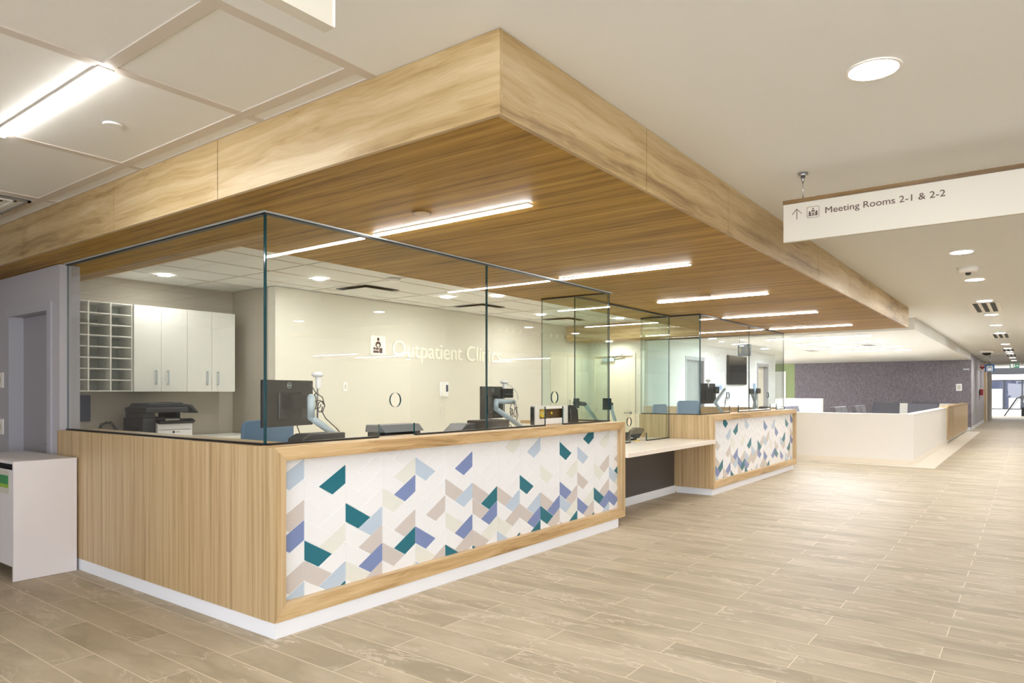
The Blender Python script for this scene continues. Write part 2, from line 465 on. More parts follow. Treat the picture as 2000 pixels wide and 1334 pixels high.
# walls
m = MB(); m.box(5.24, 13.0, 7.65, 7.8, 0, ZC-0.015, 'wall_beige'); struct('wall_room', m)
m = MB(); m.box(5.24, 5.38, 7.8, 8.61, 0, ZC-0.015, 'wall_taupe'); struct('wall_alcove', m)
m = MB(); m.box(2.45, 5.38, 8.61, 8.75, 0, ZC-0.015, 'wall_taupe'); struct('wall_cabinets', m)
m = MB(); m.box(13.0, 13.15, 6.32, 6.56, 0, ZC-0.001, 'wall_beige'); m.box(13.0, 13.15, 7.52, 7.8, 0, ZC-0.001, 'wall_beige')
m.box(13.0, 13.15, 6.56, 7.52, 2.14, ZC-0.001, 'wall_beige'); struct('wall_end', m)
# white corridor wall with two openings
def wall_open(mb, x0, x1, y0, y1, zt, opens, mat):
    cur = x0
    for a, b, h in opens:
        mb.box(cur, a, y0, y1, 0, zt, mat); mb.box(a, b, y0, y1, h, zt, mat); cur = b
    mb.box(cur, x1, y0, y1, 0, zt, mat)
m = MB(); wall_open(m, 13.15, 22.05, 6.32, 6.5, 2.499, [(15.1, 16.2, 2.15), (20.3, 21.3, 2.15)], 'wall_white')
m.box(13.15, 14.5, 6.32, 6.5, 2.499, ZC-0.001, 'wall_white'); struct('wall_white', m)
m = MB(); m.box(21.9, 22.05, 6.5, 10, 0, 2.499, 'wall_white'); struct('wall_white_return', m)
# wall with the grey door (left of the counter), in three pieces round the opening
m = MB()
m.box(2.30, 2.45, 6.27, 6.47, 0, ZS-0.001, 'wall_grey'); m.box(2.30, 2.45, 7.36, 8.75, 0, ZS-0.001, 'wall_grey')
m.box(2.30, 2.45, 8.75, 12, 0, ZS-0.001, 'wall_grey')
m.box(2.30, 2.45, 6.47, 7.36, 2.06, ZS-0.001, 'wall_grey'); struct('wall_left', m)
m = MB(); m.box(29.4, 29.6, 1.69, 7.66, 0, ZC-0.001, 'dark_wallcovering'); struct('wall_dark', m)
m = MB(); m.box(29.4, 29.6, 7.66, 8.0, 0, ZC-0.001, 'wall_green'); m.box(29.4, 29.6, 8.0, 10, 2.2, ZC-0.001, 'wall_green'); m.box(29.4, 29.6, 9.3, 10, 0, 2.2, 'wall_green'); struct('wall_green', m)
m = MB(); m.box(29.6, 38.0, 1.69, 1.9, 0, ZC-0.001, 'wall_grey'); m.box(40.2, 43.5, 1.69, 1.9, 0, ZC-0.001, 'wall_grey'); m.box(38.0, 40.2, 1.85, 1.9, 0, ZC-0.001, 'oak_z'); struct('wall_corridor', m)
m = MB(); m.box(-3.5, 48.5, -17.2, -17, 0, ZC, 'wall_beige'); struct('wall_behind', m)
m = MB(); m.box(48.3, 48.5, -17, -1.3, 0, ZC, 'wall_beige'); struct('wall_east_blocker', m)  # unseen wall added to block the bright open end mirrored in the glass
m = MB(); m.box(-3.7, -3.5, 3.0, 14, 0, ZC, 'wall_grey'); struct('wall_west_blocker', m)  # unseen wall added to keep world glare off the side glass
m = MB(); m.box(-3.5, 2.3, 14, 14.2, 0, ZC, 'wall_grey'); struct('wall_north_blocker', m)  # unseen, added to close the bright gap mirrored in the side glass
m = MB(); m.box(8.9, 10.2, -1.9, -1.05, 0, ZC-0.001, 'wall_taupe'); struct('wall_pillar', m)
# baseboards
m = MB(); m.box(29.386, 29.4, 1.67, 7.66, 0, 0.11, 'baseboard'); m.box(29.386, 37.9, 1.676, 1.69, 0, 0.11, 'baseboard'); struct('baseboard_far', m)
m = MB(); m.box(2.286, 2.30, 7.45, 12, 0, 0.10, 'baseboard'); struct('baseboard_left', m)
# corridor end trims: timber and white jambs
m = MB(); m.box(37.8, 38.0, 1.60, 1.69, 0, ZC-0.001, 'oak_z'); m.box(40.0, 40.2, 1.60, 1.69, 0, ZC-0.001, 'oak_z'); struct('trim_2', m)
m = MB(); m.box(43.2, 43.5, 1.6, 1.69, 0, ZC-0.001, 'white_paint'); m.box(38.6, 38.9, 1.60, 1.85, 0, ZC-0.001, 'white_paint'); struct('trim_3', m)
# far facade across the atrium
m = MB()
m.box(54, 54.3, -6, 4.5, -1.5, 0.24, 'white_paint'); m.box(54, 54.3, -6, 4.5, 2.12, 2.46, 'white_paint'); m.box(54, 54.3, -6, 4.5, 2.46, 4, 'black')
m.box(60, 60.2, -6, 6, -1.5, 4, 'poster_blue'); m.box(54.3, 60, -6, 6, -0.1, 0.0, 'cream_stone'); m.box(54.3, 60, -6, 6, 2.7, 2.9, 'white_paint')
struct('wall_facade', m)
f = MB()
for y in (-3.6, -1.9, -0.1, 0.42, 1.34, 2.30): f.box(53.95, 54.05, y-0.04, y+0.04, 0.24, 2.12, 'black')
f.box(53.95, 54.05, -6, 4.5, 0.24, 0.31, 'black'); f.box(53.95, 54.05, -6, 4.5, 2.05, 2.12, 'black')
w = struct('window_1', f)
g = MB(); g.box(53.99, 54.01, -6, 4.5, 0.31, 2.05, 'glass'); g.obj('window_pane', w)

# ------------------------------------------------------------------ wooden canopy (fascia + soffit)
can = thing('wood_canopy', 'oak-faced dropped canopy wrapping over both reception counters', 'canopy', (2.033, 1.576, ZS))
FX = [2.033, 3.262, 4.457, 5.716, 6.85, 8.22, 9.40, 10.58, 11.68, 12.778]
g = 0.0035
for a, b in zip(FX[:-1], FX[1:]):
    MB().box(a+(g if a > 2.1 else 0.02), b-g, 1.576, 1.596, ZS, ZC-0.002, 'fascia_x').obj('fascia_panel', can)
FY = [1.576, 3.485, 4.70, 6.217, 7.7, 9.2, 10.7]
for a, b in zip(FY[:-1], FY[1:]):
    MB().box(2.033, 2.053, a+(g if a > 1.6 else 0), b-g, ZS, ZC-0.002, 'fascia_y').obj('fascia_panel', can)
MB().box(12.76, 12.778, 1.596, 7.6, ZS, ZC-0.002, 'fascia_y').obj('fascia_panel', can)
# inner faces of the canopy, towards the staff room
MB().box(2.80, 12.10, 4.48, 4.50, ZS, ZC-0.015, 'oak_x').obj('inner_fascia', can)
MB().box(2.78, 2.80, 4.48, 8.6, ZS, ZC-0.015, 'oak_y').obj('inner_fascia', can)
MB().box(12.08, 12.10, 4.50, 7.64, ZS, ZC-0.015, 'oak_y').obj('inner_fascia', can)
# soffit boards with hairline joints
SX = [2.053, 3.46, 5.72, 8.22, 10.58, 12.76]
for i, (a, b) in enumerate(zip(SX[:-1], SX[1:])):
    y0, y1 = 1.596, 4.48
    MB().box(a+(g if i else 0), b-g, y0, 3.49-g/2, ZS+0.004, ZS+0.022, 'soffit_shaded_y').obj('soffit_panel', can)
    MB().box(a+(g if i else 0), b-g, 3.49+g/2, y1, ZS+0.004, ZS+0.022, 'soffit_shaded_y').obj('soffit_panel', can)
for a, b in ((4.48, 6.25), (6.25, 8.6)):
    MB().box(2.053, 2.78, a+g, b, ZS+0.004, ZS+0.022, 'soffit_shaded_y').obj('soffit_panel', can)
MB().box(12.10, 12.76, 4.48+g, 7.6, ZS+0.004, ZS+0.022, 'soffit_shaded_y').obj('soffit_panel', can)

# linear lights recessed in the canopy
ordn = ['first', 'second', 'third', 'fourth', 'fifth', 'sixth', 'seventh', 'eighth', 'ninth', 'tenth', 'eleventh', 'twelfth']
def linear(x, y0, y1, z, lab, grp, mat, w=0.044, frame='white_paint', drop=0.007):
    t = thing('linear_light', lab, 'ceiling light', (x, (y0+y1)/2, z), 0, grp)
    mb = MB(); e = 0.006
    mb.box(x-w/2-e, x-w/2, y0-e, y1+e, z-0.002, z+0.004, frame); mb.box(x+w/2, x+w/2+e, y0-e, y1+e, z-0.002, z+0.004, frame)
    mb.box(x-w/2, x+w/2, y0-e, y0, z-0.002, z+0.004, frame); mb.box(x-w/2, x+w/2, y1, y1+e, z-0.002, z+0.004, frame)
    mb.obj('light_trim', t)
    MB().box(x-w/2+.001, x+w/2-.001, y0+.001, y1-.001, z-drop, z+0.0035, mat).obj('diffuser', t)
    return t
for i, x in enumerate((3.12, 5.36, 7.44, 9.55, 11.72)):
    linear(x, 2.21, 3.45, ZS, ['nearest bright strip light set in the oak canopy underside', 'second strip light from the near end of the oak canopy', 'middle of the five strip lights under the oak canopy', 'fourth strip light from the near end of the oak canopy', 'farthest strip light at the far end of the oak canopy'][i], 'strip lights under the oak canopy', 'lamp_linear')
for i, (x, y, l) in enumerate(((2.903, 2.819, 'copper-rimmed round cover plate beside the nearest canopy strip light'), (7.226, 2.806, 'small round cover plate beside the middle canopy strip light'), (11.19, 2.835, 'small round cover plate near the farthest canopy strip light'))):
    mb = MB(); mb.cyl((x, y, ZS-0.0035), (x, y, ZS+0.002), 0.045, 'oak_y', seg=28)
    mb.cyl((x, y, ZS-0.002), (x, y, ZS+0.003), 0.056, 'dark_oak_y', seg=28)
    solo('sprinkler_cover', mb, l, 'ceiling cover', 'round cover plates in the canopy', (x, y, ZS))
# strip light of the acoustic bay
linear(1.305, 3.09, 4.33, ZC-0.004, 'strip light between the ceiling tiles at upper left', None, 'lamp_bay', w=0.05, frame='ceiling_grid', drop=0.010)
mb = MB(); mb.cyl((1.6, 3.71, ZC-0.012), (1.6, 3.71, ZC), 0.045, 'ceiling_paint', seg=28)
solo('sprinkler_cover', mb, 'white round cover plate on the ceiling tile at upper left', 'ceiling cover', None, (1.6, 3.71, ZC))
t = thing('ceiling_diffuser', 'square louvred air diffuser in the ceiling tiles at far left edge', 'air vent', (1.62, 5.95, ZC))
mb = MB()
for k in range(4):
    o = 0.28 - 0.065*k
    for (a, b, c, d) in ((1.62-o, 1.62+o, 5.95-o, 5.95-o+0.02), (1.62-o, 1.62+o, 5.95+o-0.02, 5.95+o), (1.62-o, 1.62-o+0.02, 5.95-o, 5.95+o), (1.62+o-0.02, 1.62+o, 5.95-o, 5.95+o)):
        mb.box(a, b, c, d, ZC-0.012+0.002*k, ZC-0.002+0.003*k, 'steel' if k == 0 else 'white_paint')
mb.obj('louvre', t); MB().box(1.34, 1.90, 5.67, 5.66+0.57, ZC-0.003, ZC-0.0025, 'ceiling_tile').obj('back_plate', t)

# downlights
def downlight(x, y, z, r, lab, grp, mat):
    t = thing('downlight', lab, 'ceiling light', (x, y, z), 0, grp)
    mb = MB(); seg = 32
    o_ = shape_mesh([circ(0, 0, r+0.012), circ(0, 0, r)], 0.006)
    mb.join_mesh(o_, Matrix.Translation((x, y, z-0.003)), 'white_paint'); mb.obj('trim_ring', t)
    mb = MB(); mb.cyl((x, y, z-0.004), (x, y, z), r, mat, seg=32); mb.obj('lens', t)
    return t
DL = [(-1.5, .53), (0.9, .53), (3.233, .527), (7.97, .535), (10.03, .54), (12.45, .545), (14.75, .55), (17.15, .56), (19.5, .565), (24.1, .57), (26.5, .575), (28.8, .58), (30.2, .58), (34, .58), (37, .58)]
vis = 0
for i, (x, y) in enumerate(DL):
    if x < 3:
        downlight(x, y, ZC, .095, 'round corridor downlight behind the near hanging signs', 'corridor downlights nearest the viewer', 'lamp_down')
        continue
    if i < 9:
        lab = ('largest round downlight at upper right, the nearest in the corridor', 'round corridor downlight in front of the white smoke detector', 'round corridor downlight just past the white smoke detector', 'round corridor downlight in front of the first slotted vent', 'round corridor downlight behind the first slotted vent', 'lone round corridor downlight between the two nearest slotted vents')[vis] if vis < 6 else 'round corridor downlight just in front of the second slotted vent'
        vis += 1; grp = 'downlights along the corridor ceiling'
    else: lab = 'tiny round downlight far down the corridor ceiling, past the second slotted vent'; grp = 'farthest corridor downlights'
    downlight(x, y, ZC, .095, lab, grp, 'lamp_corridor' if x > 9 else 'lamp_down')
# staff-room downlights
for x, y, l in ((3.99, 7.95, 'round downlight over the pigeonhole cabinet'), (5.22, 6.75, 'left of the two round downlights before the beige room wall'), (5.22, 5.6, 'round downlight near the canopy edge in the staff room, above the first monitor'),
                (7.64, 5.957, 'round downlight in the staff room past the glass joint'), (7.3, 6.6, 'round downlight in the staff room near the beige wall with lettering'), (9.94, 6.8, 'round downlight in the staff room behind the glass return'), (11.3, 6.0, 'farthest round downlight of the staff-room ceiling'),
                (12.4+.15, 6.9, 'round downlight in front of the beige door')):
    z = ZC-0.014 if x < 12 else ZS
    downlight(x, y, z-0.001, .07, l, 'staff-room downlights', 'lamp_dim' if x < 4 else 'lamp_room')
# vents
def room_vent(x, y, lab):
    t = thing('ceiling_vent', lab, 'air vent', (x, y, ZC-0.014), 0, 'staff-room ceiling vents')
    MB().box(x-.27, x+.27, y-.27, y+.27, ZC-0.045, ZC-0.039, 'ceiling_tile').obj('face_plate', t)
    MB().box(x-.29, x+.29, y-.29, y+.29, ZC-0.018, ZC-0.0141, 'dark_grey').obj('vent_back', t)
room_vent(6.15, 6.95, 'square plate vent in the staff-room ceiling, the nearer one')
room_vent(8.45, 6.95, 'square plate vent in the staff-room ceiling, past the glass joint')
room_vent(10.9, 6.95, 'farthest square plate vent in the staff-room ceiling')
mb = MB(); mb.cyl((5.75, 6.05, ZC-0.05), (5.75, 6.05, ZC-0.014), .075, 'white_paint', seg=28, r1=.085)
solo('smoke_detector', mb, 'flat white detector on the staff-room ceiling', 'smoke detector', None, (5.75, 6.05, ZC-0.014))
# corridor slotted vents
for k, (x, l) in enumerate(((13.43, 'nearest three-slot air vent in the corridor ceiling'), (20.5, 'second three-slot air vent in the corridor ceiling'), (27.75, 'third three-slot air vent in the corridor ceiling'), (31.7, 'farthest three-slot air vent in the corridor ceiling'))):
    y = .575
    t = thing('slot_vent', l, 'air vent', (x, y, ZC), 0, 'slotted vents of the corridor')
    MB().box(x-.74, x+.74, y-.21, y+.21, ZC-0.006, ZC, 'white_paint').obj('frame', t)
    for q in (-.11, 0, .11):
        mb = MB(); mb.box(x-.70, x+.70, y+q-.032, y+q+.032, ZC-0.0085, ZC-0.0061, 'opening_dark')
        for j in range(4): mb.box(x-.70, x+.70, y+q-.026+.016*j, y+q-.022+.016*j, ZC-0.012, ZC-0.0085, 'mid_grey')
        mb.obj('slot', t)
# smoke detectors
t = thing('smoke_detector', 'white round smoke detector between the corridor downlights', 'smoke detector', (9.0, .543, ZC))
MB().cyl((9.0, .543, ZC-0.06), (9.0, .543, ZC), .085, 'white_paint', r1=.105, seg=32).obj('housing', t)
MB().cyl((9.0, .543, ZC-0.085), (9.0, .543, ZC-0.06), .02, 'dark_grey', r1=.03, seg=20).obj('sensor', t)
t = thing('ceiling_camera', 'black and white dome camera at the far corridor ceiling', 'security camera', (27.5, 1.15, ZC))
MB().cyl((27.5, 1.15, ZC-0.08), (27.5, 1.15, ZC), .2, 'white_paint', r1=.2, seg=24).obj('housing', t)
MB().sphere((27.5, 1.15, ZC-0.08), .13, 'black_gloss', sz=.7).obj('dome', t)

# slat ceiling and strip lights on the opposite side of the corridor (seen mirrored in the glass)
t = thing('slat_ceiling', 'pale timber slat ceiling mirrored in the reception glass', 'slatted ceiling', (9.6, -1.8, ZC-0.08))
mb = MB()
k = 0; x = 9.6
while x < 24:
    mb.box(x, x+.09, -6.4, -1.95 if x < 10.25 else -1.75, ZC-.10, ZC-.02, 'oak_y'); x += .24
mb.obj('slats', t); MB().box(9.6, 24, -6.4, -1.95, ZC-.02, ZC-.015, 'wall_taupe').obj('backing', t)
for x, y in ((8.19, -4.17), (8.05, -1.79), (10.36, -6.9), (12.1, -6.8), (13.9, -6.7), (11.84, -1.38), (13.73, -1.4), (6.0, -1.79), (6, -4.17), (4, -4.17), (4, -1.8)):
    downlight(x, y, ZC, .09, 'round downlight mirrored in the reception glass', 'downlights mirrored in the glass', 'lamp_down')
for x, y0, y1 in ((16.5, -14.6, -12.2), (18.4, -14.4, -11.9), (17.2, -11.0, -8.4), (20.4, -13.6, -11.3), (22.5, -14, -11.3), (24.5, -14, -11.3), (19.2, -10.8, -8.4), (23.2, -10.8, -8.4)):  # includes strips added to brighten the side the glass mirrors
    linear(x, y0, y1, ZC-.002, 'strip light mirrored in the reception glass', 'strip lights mirrored in the glass', 'lamp_down', w=.07)

# waiting-area strip lights
for i, x in enumerate((15.45, 17.55, 19.4, 21.35)):
    linear(x, 2.56, 4.6, 2.5, ['nearest', 'second', 'third', 'farthest'][i] + ' strip light over the waiting area, counted from the canopy', 'waiting-area strip lights', 'lamp_wait', w=.085, drop=.001)
for x, y in ((24.5, 8), (23.0, 8)):
    linear(x, y-1, y+1, 2.5, 'distant strip light over the waiting-area chairs', 'distant strip lights of the waiting area', 'lamp_wait', w=.085, drop=.001)
for x, y in ((16.4, 5.6), (18.6, 5.6), (20.5, 5.5)):
    downlight(x, y, 2.5, .09, 'round downlight in front of the white corridor wall', 'downlights of the white corridor wall', 'lamp_wait')
for (x0, x1, y0, y1) in ((18.2, 18.9, 3.0, 3.3), (19.9, 20.6, 4.7, 5.0)):
    mb = MB(); mb.box(x0, x1, y0, y1, 2.492, 2.5, 'white_paint')
    for j in range(4): mb.box(x0+.03, x1-.03, y0+.03+.06*j, y0+.06+.06*j, 2.489, 2.492, 'mid_grey')
    solo('return_grille', mb, 'flat louvred grille in the waiting-area ceiling', 'air vent', 'waiting-area grilles', (x0, y0, 2.5))

# ------------------------------------------------------------------ reception counters
TW = .577; TV = .1177; TP = .3009
def clip(poly, x0, x1, z0, z1):
    def cut(ps, f, inter):
        out = []
        for i in range(len(ps)):
            a, b = ps[i-1], ps[i]
            if f(b):
                if not f(a): out.append(inter(a, b))
                out.append(b)
            elif f(a): out.append(inter(a, b))
        return out
    def ix(x): return lambda a, b: (x, a[1] + (b[1]-a[1])*(x-a[0])/(b[0]-a[0]))
    def iz(z): return lambda a, b: (a[0] + (b[0]-a[0])*(z-a[1])/(b[1]-a[1]), z)
    for f, i in ((lambda p: p[0] >= x0, ix(x0)), (lambda p: p[0] <= x1, ix(x1)), (lambda p: p[1] >= z0, iz(z0)), (lambda p: p[1] <= z1, iz(z1))):
        poly = cut(poly, f, i)
        if len(poly) < 3: return []
    return poly
def tile_panel(parent, xs0, x0, x1, z0, z1, y, colours, main_odd, pitch=TP):
    """chevron tiles: each column seam carries mitred tiles running down to both sides"""
    mb = MB(); mb.box(x0, x1, y, y+.012, z0, z1, 'grout')
    h1 = pitch/2 + TV/(4*TW); h2 = pitch/2 - TV/(4*TW); gr = .0022
    for s in range(-1, int((x1-xs0)/pitch)+3):
        X = xs0 + s*pitch
        off = 0 if (s % 2 == 1) == main_odd else TV/2
        for k in range(-2, 9):
            ztop = .922 + off - k*TV; zb = ztop - TV
            for side in (-1, 1):
                P = [(0, ztop), (0, zb), (h2, zb - h2*TW), (h1, ztop - h1*TW)]
                cx = sum(p[0] for p in P)/4; cz = sum(p[1] for p in P)/4
                # inset towards the middle for the grout line
                Q = []
                n = len(P)
                for i in range(n):
                    a, b, c = Vector(P[i-1]), Vector(P[i]), Vector(P[(i+1) % n])
                    d1 = (b-a).normalized(); d2 = (c-b).normalized()
                    n1 = Vector((-d1.y, d1.x)); n2 = Vector((-d2.y, d2.x))
                    if n1.dot(Vector((cx, cz))-b) < 0: n1 = -n1
                    if n2.dot(Vector((cx, cz))-b) < 0: n2 = -n2
                    bis = (n1+n2).normalized(); Q.append(b + bis*gr/max(.3, bis.dot(n1)))
                poly = [(X + side*p[0], p[1]) for p in Q]
                poly = clip(poly, x0+.001, x1-.001, z0+.001, z1-.001)
                if len(poly) < 3: continue
                c = colours.get((s, side, k), 'W')
                mat = {'W': 'tile_white', 'T': 'tile_teal', 'B': 'tile_blue', 'L': 'tile_sky', 'G': 'tile_taupe', 'C': 'tile_sage'}[c]
                area2 = sum(poly[i-1][0]*poly[i][1]-poly[i][0]*poly[i-1][1] for i in range(len(poly)))
                if abs(area2) < 2e-5: continue
                mb.prism(poly, 'Y', y-.003, y+.001, mat)
    o = mb.obj('tile_panel', parent)
    o['label'] = 'chevron tiles in white with scattered teal, blue, taupe and sage'
    return o

def decode(s):
    d = {}
    for it in s.split(';'):
        a, b, c, e = it.split(','); d[(int(a), int(b), int(c))] = e
    return d
TILES_NEAR = decode('0,-1,0,L;0,-1,2,G;0,-1,3,B;1,-1,0,T;1,-1,3,C;1,1,2,T;2,-1,3,L;2,-1,4,G;2,1,2,C;3,-1,0,C;3,-1,1,B;3,-1,3,G;3,-1,4,T;3,1,0,L;3,1,4,B;0,-1,5,G;0,-1,6,L;0,1,4,T;0,1,5,G;1,-1,5,L;1,-1,6,T;1,1,5,C;2,-1,5,B;2,-1,6,G;2,1,5,G;3,1,5,C;3,1,6,L;3,-1,6,C;4,-1,3,G;4,-1,6,G;4,1,2,G;4,1,4,C;4,1,6,T;5,-1,0,B;5,-1,2,L;5,-1,4,B;5,-1,5,G;5,1,2,G;5,1,3,G;5,1,5,G;5,1,6,T;6,-1,3,T;6,-1,4,B;6,-1,5,C;6,1,3,G;6,1,5,C;6,1,6,L;7,-1,-1,C;7,-1,3,L;7,-1,4,G;7,-1,6,T;7,1,2,T;7,1,4,G;7,1,6,G;8,-1,0,L;8,-1,4,L;8,-1,5,B;8,-1,6,T;8,1,2,C;8,1,4,G;8,1,5,T;9,-1,4,B;9,-1,5,G;9,1,0,T;9,1,3,B;9,1,4,L;9,1,6,G;10,-1,2,C;10,-1,4,G;10,-1,5,C;10,-1,6,T;10,1,1,L;10,1,3,G;10,1,5,B;11,-1,-1,T;11,-1,4,C;11,-1,5,G;11,-1,6,T;11,1,2,C;11,1,4,T;11,1,6,G;12,-1,0,C;12,-1,2,G;12,-1,4,G;12,-1,5,B;12,-1,6,L;12,1,3,L;12,1,5,B;13,-1,1,G;13,-1,2,T;13,-1,3,C;13,-1,4,G')
TILES_FAR = decode('1,1,-1,T;1,-1,4,T;0,1,2,G;0,1,4,G;0,1,5,B;0,1,6,L;1,1,5,G;1,1,6,T;2,-1,1,L;2,-1,3,G;2,-1,5,B;2,1,2,C;2,1,4,G;2,1,6,T;3,-1,0,T;3,-1,3,B;3,-1,4,L;3,1,4,B;3,1,5,G;4,1,0,L;4,1,4,L;4,1,5,B;4,1,6,T;4,-1,2,C;4,-1,5,T;4,-1,4,G;5,-1,2,T;5,-1,4,G;5,1,6,T;5,1,3,L;5,1,4,G;6,1,3,T;6,1,4,B;6,-1,4,G;6,-1,6,L;7,-1,2,G;7,-1,5,G;7,-1,6,T;7,1,0,B;7,1,2,L;7,1,4,B;7,1,5,G;8,-1,2,G;8,-1,6,T;8,1,3,C;9,-1,0,L;9,-1,4,B;9,1,1,B;9,1,4,T;9,1,3,G;10,1,5,B;10,1,3,L;11,-1,2,T;11,-1,3,G;11,1,0,T;11,1,5,L;11,1,6,T;12,-1,4,T;12,-1,5,G;12,1,0,B;12,1,3,B;12,1,2,G;12,1,6,L')

def frame_face(parent, x0, x1, z0, z1, y, d, rail, top, bot):
    """mitred oak picture frame on a counter front: top, bottom, left and right rails"""
    def rail_(pts, mat): MB().prism(pts, 'Y', y, y+d, mat, bevel=0.0015).obj('frame_rail', parent)
    a0, a1, b0, b1 = x0, x1, z0, z1
    i0, i1, j0, j1 = x0+rail, x1-rail, z0+bot, z1-top
    rail_([(a0, b1), (a1, b1), (i1, j1), (i0, j1)], 'oak_x')
    rail_([(a0, b0), (a1, b0), (i1, j0), (i0, j0)], 'oak_x')
    rail_([(a0, b0), (i0, j0), (i0, j1), (a0, b1)], 'oak_z')
    rail_([(a1, b0), (i1, j0), (i1, j1), (a1, b1)], 'oak_z')

c1 = thing('reception_counter', 'near oak reception counter with chevron tile front and white plinth', 'reception counter', (XA, YF, 0))
frame_face(c1, XA, XB, .09, CT, YF, .085, .075, .076, .093)
TV = .1189
tile_panel(c1, 2.514, XA+.075, XB-.075, .15, CT-.05, YF+.055, TILES_NEAR, True, pitch=.304)
MB().box(XA, XA+.03, YF+.0855, 6.262, .09, CT, 'oak_z').obj('side_panel', c1)
MB().box(XA+.031, XB, YF+.0855, YF+.30, CT-.035, CT, 'oak_x').obj('top_ledge', c1)
MB().box(XA+.031, XA+.30, YF+.301, 6.262, CT-.035, CT, 'oak_y').obj('top_ledge', c1)
MB().box(XB-.03, XB, YF+.0855, 4.45, .09, CT-.036, 'oak_z').obj('side_panel', c1)
MB().box(XB-.30, XB, YF+.301, 4.45, CT-.035, CT, 'oak_y').obj('top_ledge', c1)
MB().box(XA+.031, XB-.031, YF+.086, YF+.11, .09, CT-.036, 'white_lam').obj('back_panel', c1)
m = MB(); m.box(XA+.006, XB-.14, YF+.006, YF+.03, 0.001, .0895, 'baseboard'); m.box(XA+.006, XA+.03, YF+.03, 6.262, 0.001, .0895, 'baseboard')
m.obj('plinth', c1)
MB().box(XA+.035, XB-.16, YF+.111, 4.15, .71, .745, 'white_lam').obj('desk_top', c1)

c2 = thing('reception_counter', 'far oak reception counter with chevron tile front, beside the white half wall', 'reception counter', (XC, YF, 0))
frame_face(c2, XC, XD, .09, CT, YF, .085, .075, .076, .093)
tile_panel(c2, 9.078, XC+.075, XD-.075, .15, CT-.05, YF+.055, TILES_FAR, True, pitch=.3016)
MB().box(XC, XC+.03, YF+.0855, 4.40, .09, CT, 'oak_z').obj('side_panel', c2)
MB().box(XC+.031, XD, YF+.0855, YF+.30, CT-.035, CT, 'oak_x').obj('top_ledge', c2)
MB().box(XC+.031, XC+.2, YF+.301, 4.40, CT-.035, CT, 'oak_y').obj('top_ledge', c2)
MB().box(12.72, 12.78, YF+.301, 6.22, .09, 1.085, 'oak_z').obj('end_panel', c2)
MB().box(XC+.031, 12.7, YF+.086, YF+.11, .09, CT-.036, 'white_lam').obj('back_panel', c2)
m = MB(); m.box(XC+.03, XD-.14, YF+.025, YF+.05, 0.001, .0895, 'baseboard'); m.box(XC+.03, XC+.055, YF+.05, 3.86, 0.001, .0895, 'baseboard'); m.obj('plinth', c2)
MB().box(XC+.035, 12.70, YF+.111, 4.15, .71, .745, 'white_lam').obj('desk_top', c2)

lo = thing('service_ledge', 'low white service ledge over a charcoal panel between the oak counters', 'counter', (XB, 3.3, 0))
MB().box(XB+.001, XC-.001, 3.30, 5.0, .69, .74, 'quartz', bevel=.003).obj('ledge_top', lo)
MB().box(XB+.001, XC-.001, 3.88, 3.90, .1, .689, 'black_panel').obj('modesty_panel', lo)
MB().box(XB+.001, XC-.001, 3.862, 3.879, 0.001, .10, 'baseboard').obj('plinth', lo)

# ------------------------------------------------------------------ glass screens
GT = .014
def pane(parent, M, outline, holes=(), mat='glass'):
    me = shape_mesh([outline] + list(holes), GT)
    mb = MB(); mb.join_mesh(me, M, mat, 'glass_edge')
    return mb.obj('glass_pane', parent)
def notch(w, z0, z1, notches):
    """outline of a pane w wide from z0 to z1 with rectangular notches (x0, x1, height) cut in the bottom edge"""
    pts = [(0, z1), (0, z0)]
    for a, b, h in notches: pts += [(a, z0), (a, z0+h), (b, z0+h), (b, z0)]
    return pts + [(w, z0), (w, z1)]
def channel(parent, name, segs):
    mb = MB()
    for s in segs: mb.box(*s, 'black')
    mb.obj(name, parent)
g1 = thing('glass_screen', 'near corner glass screen standing on the first oak counter', 'glass screen', (2.35, 3.52, CT))
pane(g1, face_ny(2.35, 3.52, 0), notch(2.012, CT+.004, ZS-.004, [(.862, 1.197, .085)]), [circ(1.013, 1.313, .05)])
pane(g1, face_ny(4.372, 3.52, 0), notch(2.028, CT+.004, ZS-.004, [(.84, 1.135, .17)]), [circ(.995, 1.318, .055)])
pane(g1, face_nx(2.35, 6.24, 0), notch(2.706, CT+.004, ZS-.004, []))
pane(g1, face_nx(6.393, 4.36, 0), notch(.828, CT+.004, ZS-.004, []), mat='glass_green')
h = .012
channel(g1, 'base_channel', [(2.35, 3.20, 3.505, 3.535, CT, CT+h), (3.56, 5.20, 3.505, 3.535, CT, CT+h), (5.52, 6.40, 3.505, 3.535, CT, CT+h), (2.335, 2.365, 3.536, 6.24, CT, CT+h), (6.38, 6.406, 3.536, 4.36, CT, CT+h)])
channel(g1, 'head_channel', [(2.335, 6.406, 3.502, 3.538, ZS-h, ZS+.003), (2.332, 2.368, 3.539, 6.24, ZS-h, ZS+.003), (6.376, 6.406, 3.539, 4.36, ZS-h, ZS+.003)])
mm = MB(); mm.box(2.32, 6.42, 3.490, 3.5015, ZS-.006, ZS+.003, 'silver'); mm.box(2.320, 2.3315, 3.502, 6.24, ZS-.006, ZS+.003, 'silver'); mm.obj('head_trim', g1)
g3 = thing('glass_screen', 'middle glass screen reaching down to the low white service ledge', 'glass screen', (6.42, 3.95, .74))
pane(g3, face_ny(6.42, 3.95, 0), notch(2.44, .744, ZS-.004, [(1.30, 1.75, .10)]), [circ(1.27, 1.0, .055)], mat='glass_green')
channel(g3, 'base_channel', [(6.42, 7.71, 3.937, 3.963, .74, .752), (8.18, 8.86, 3.937, 3.963, .74, .752)])
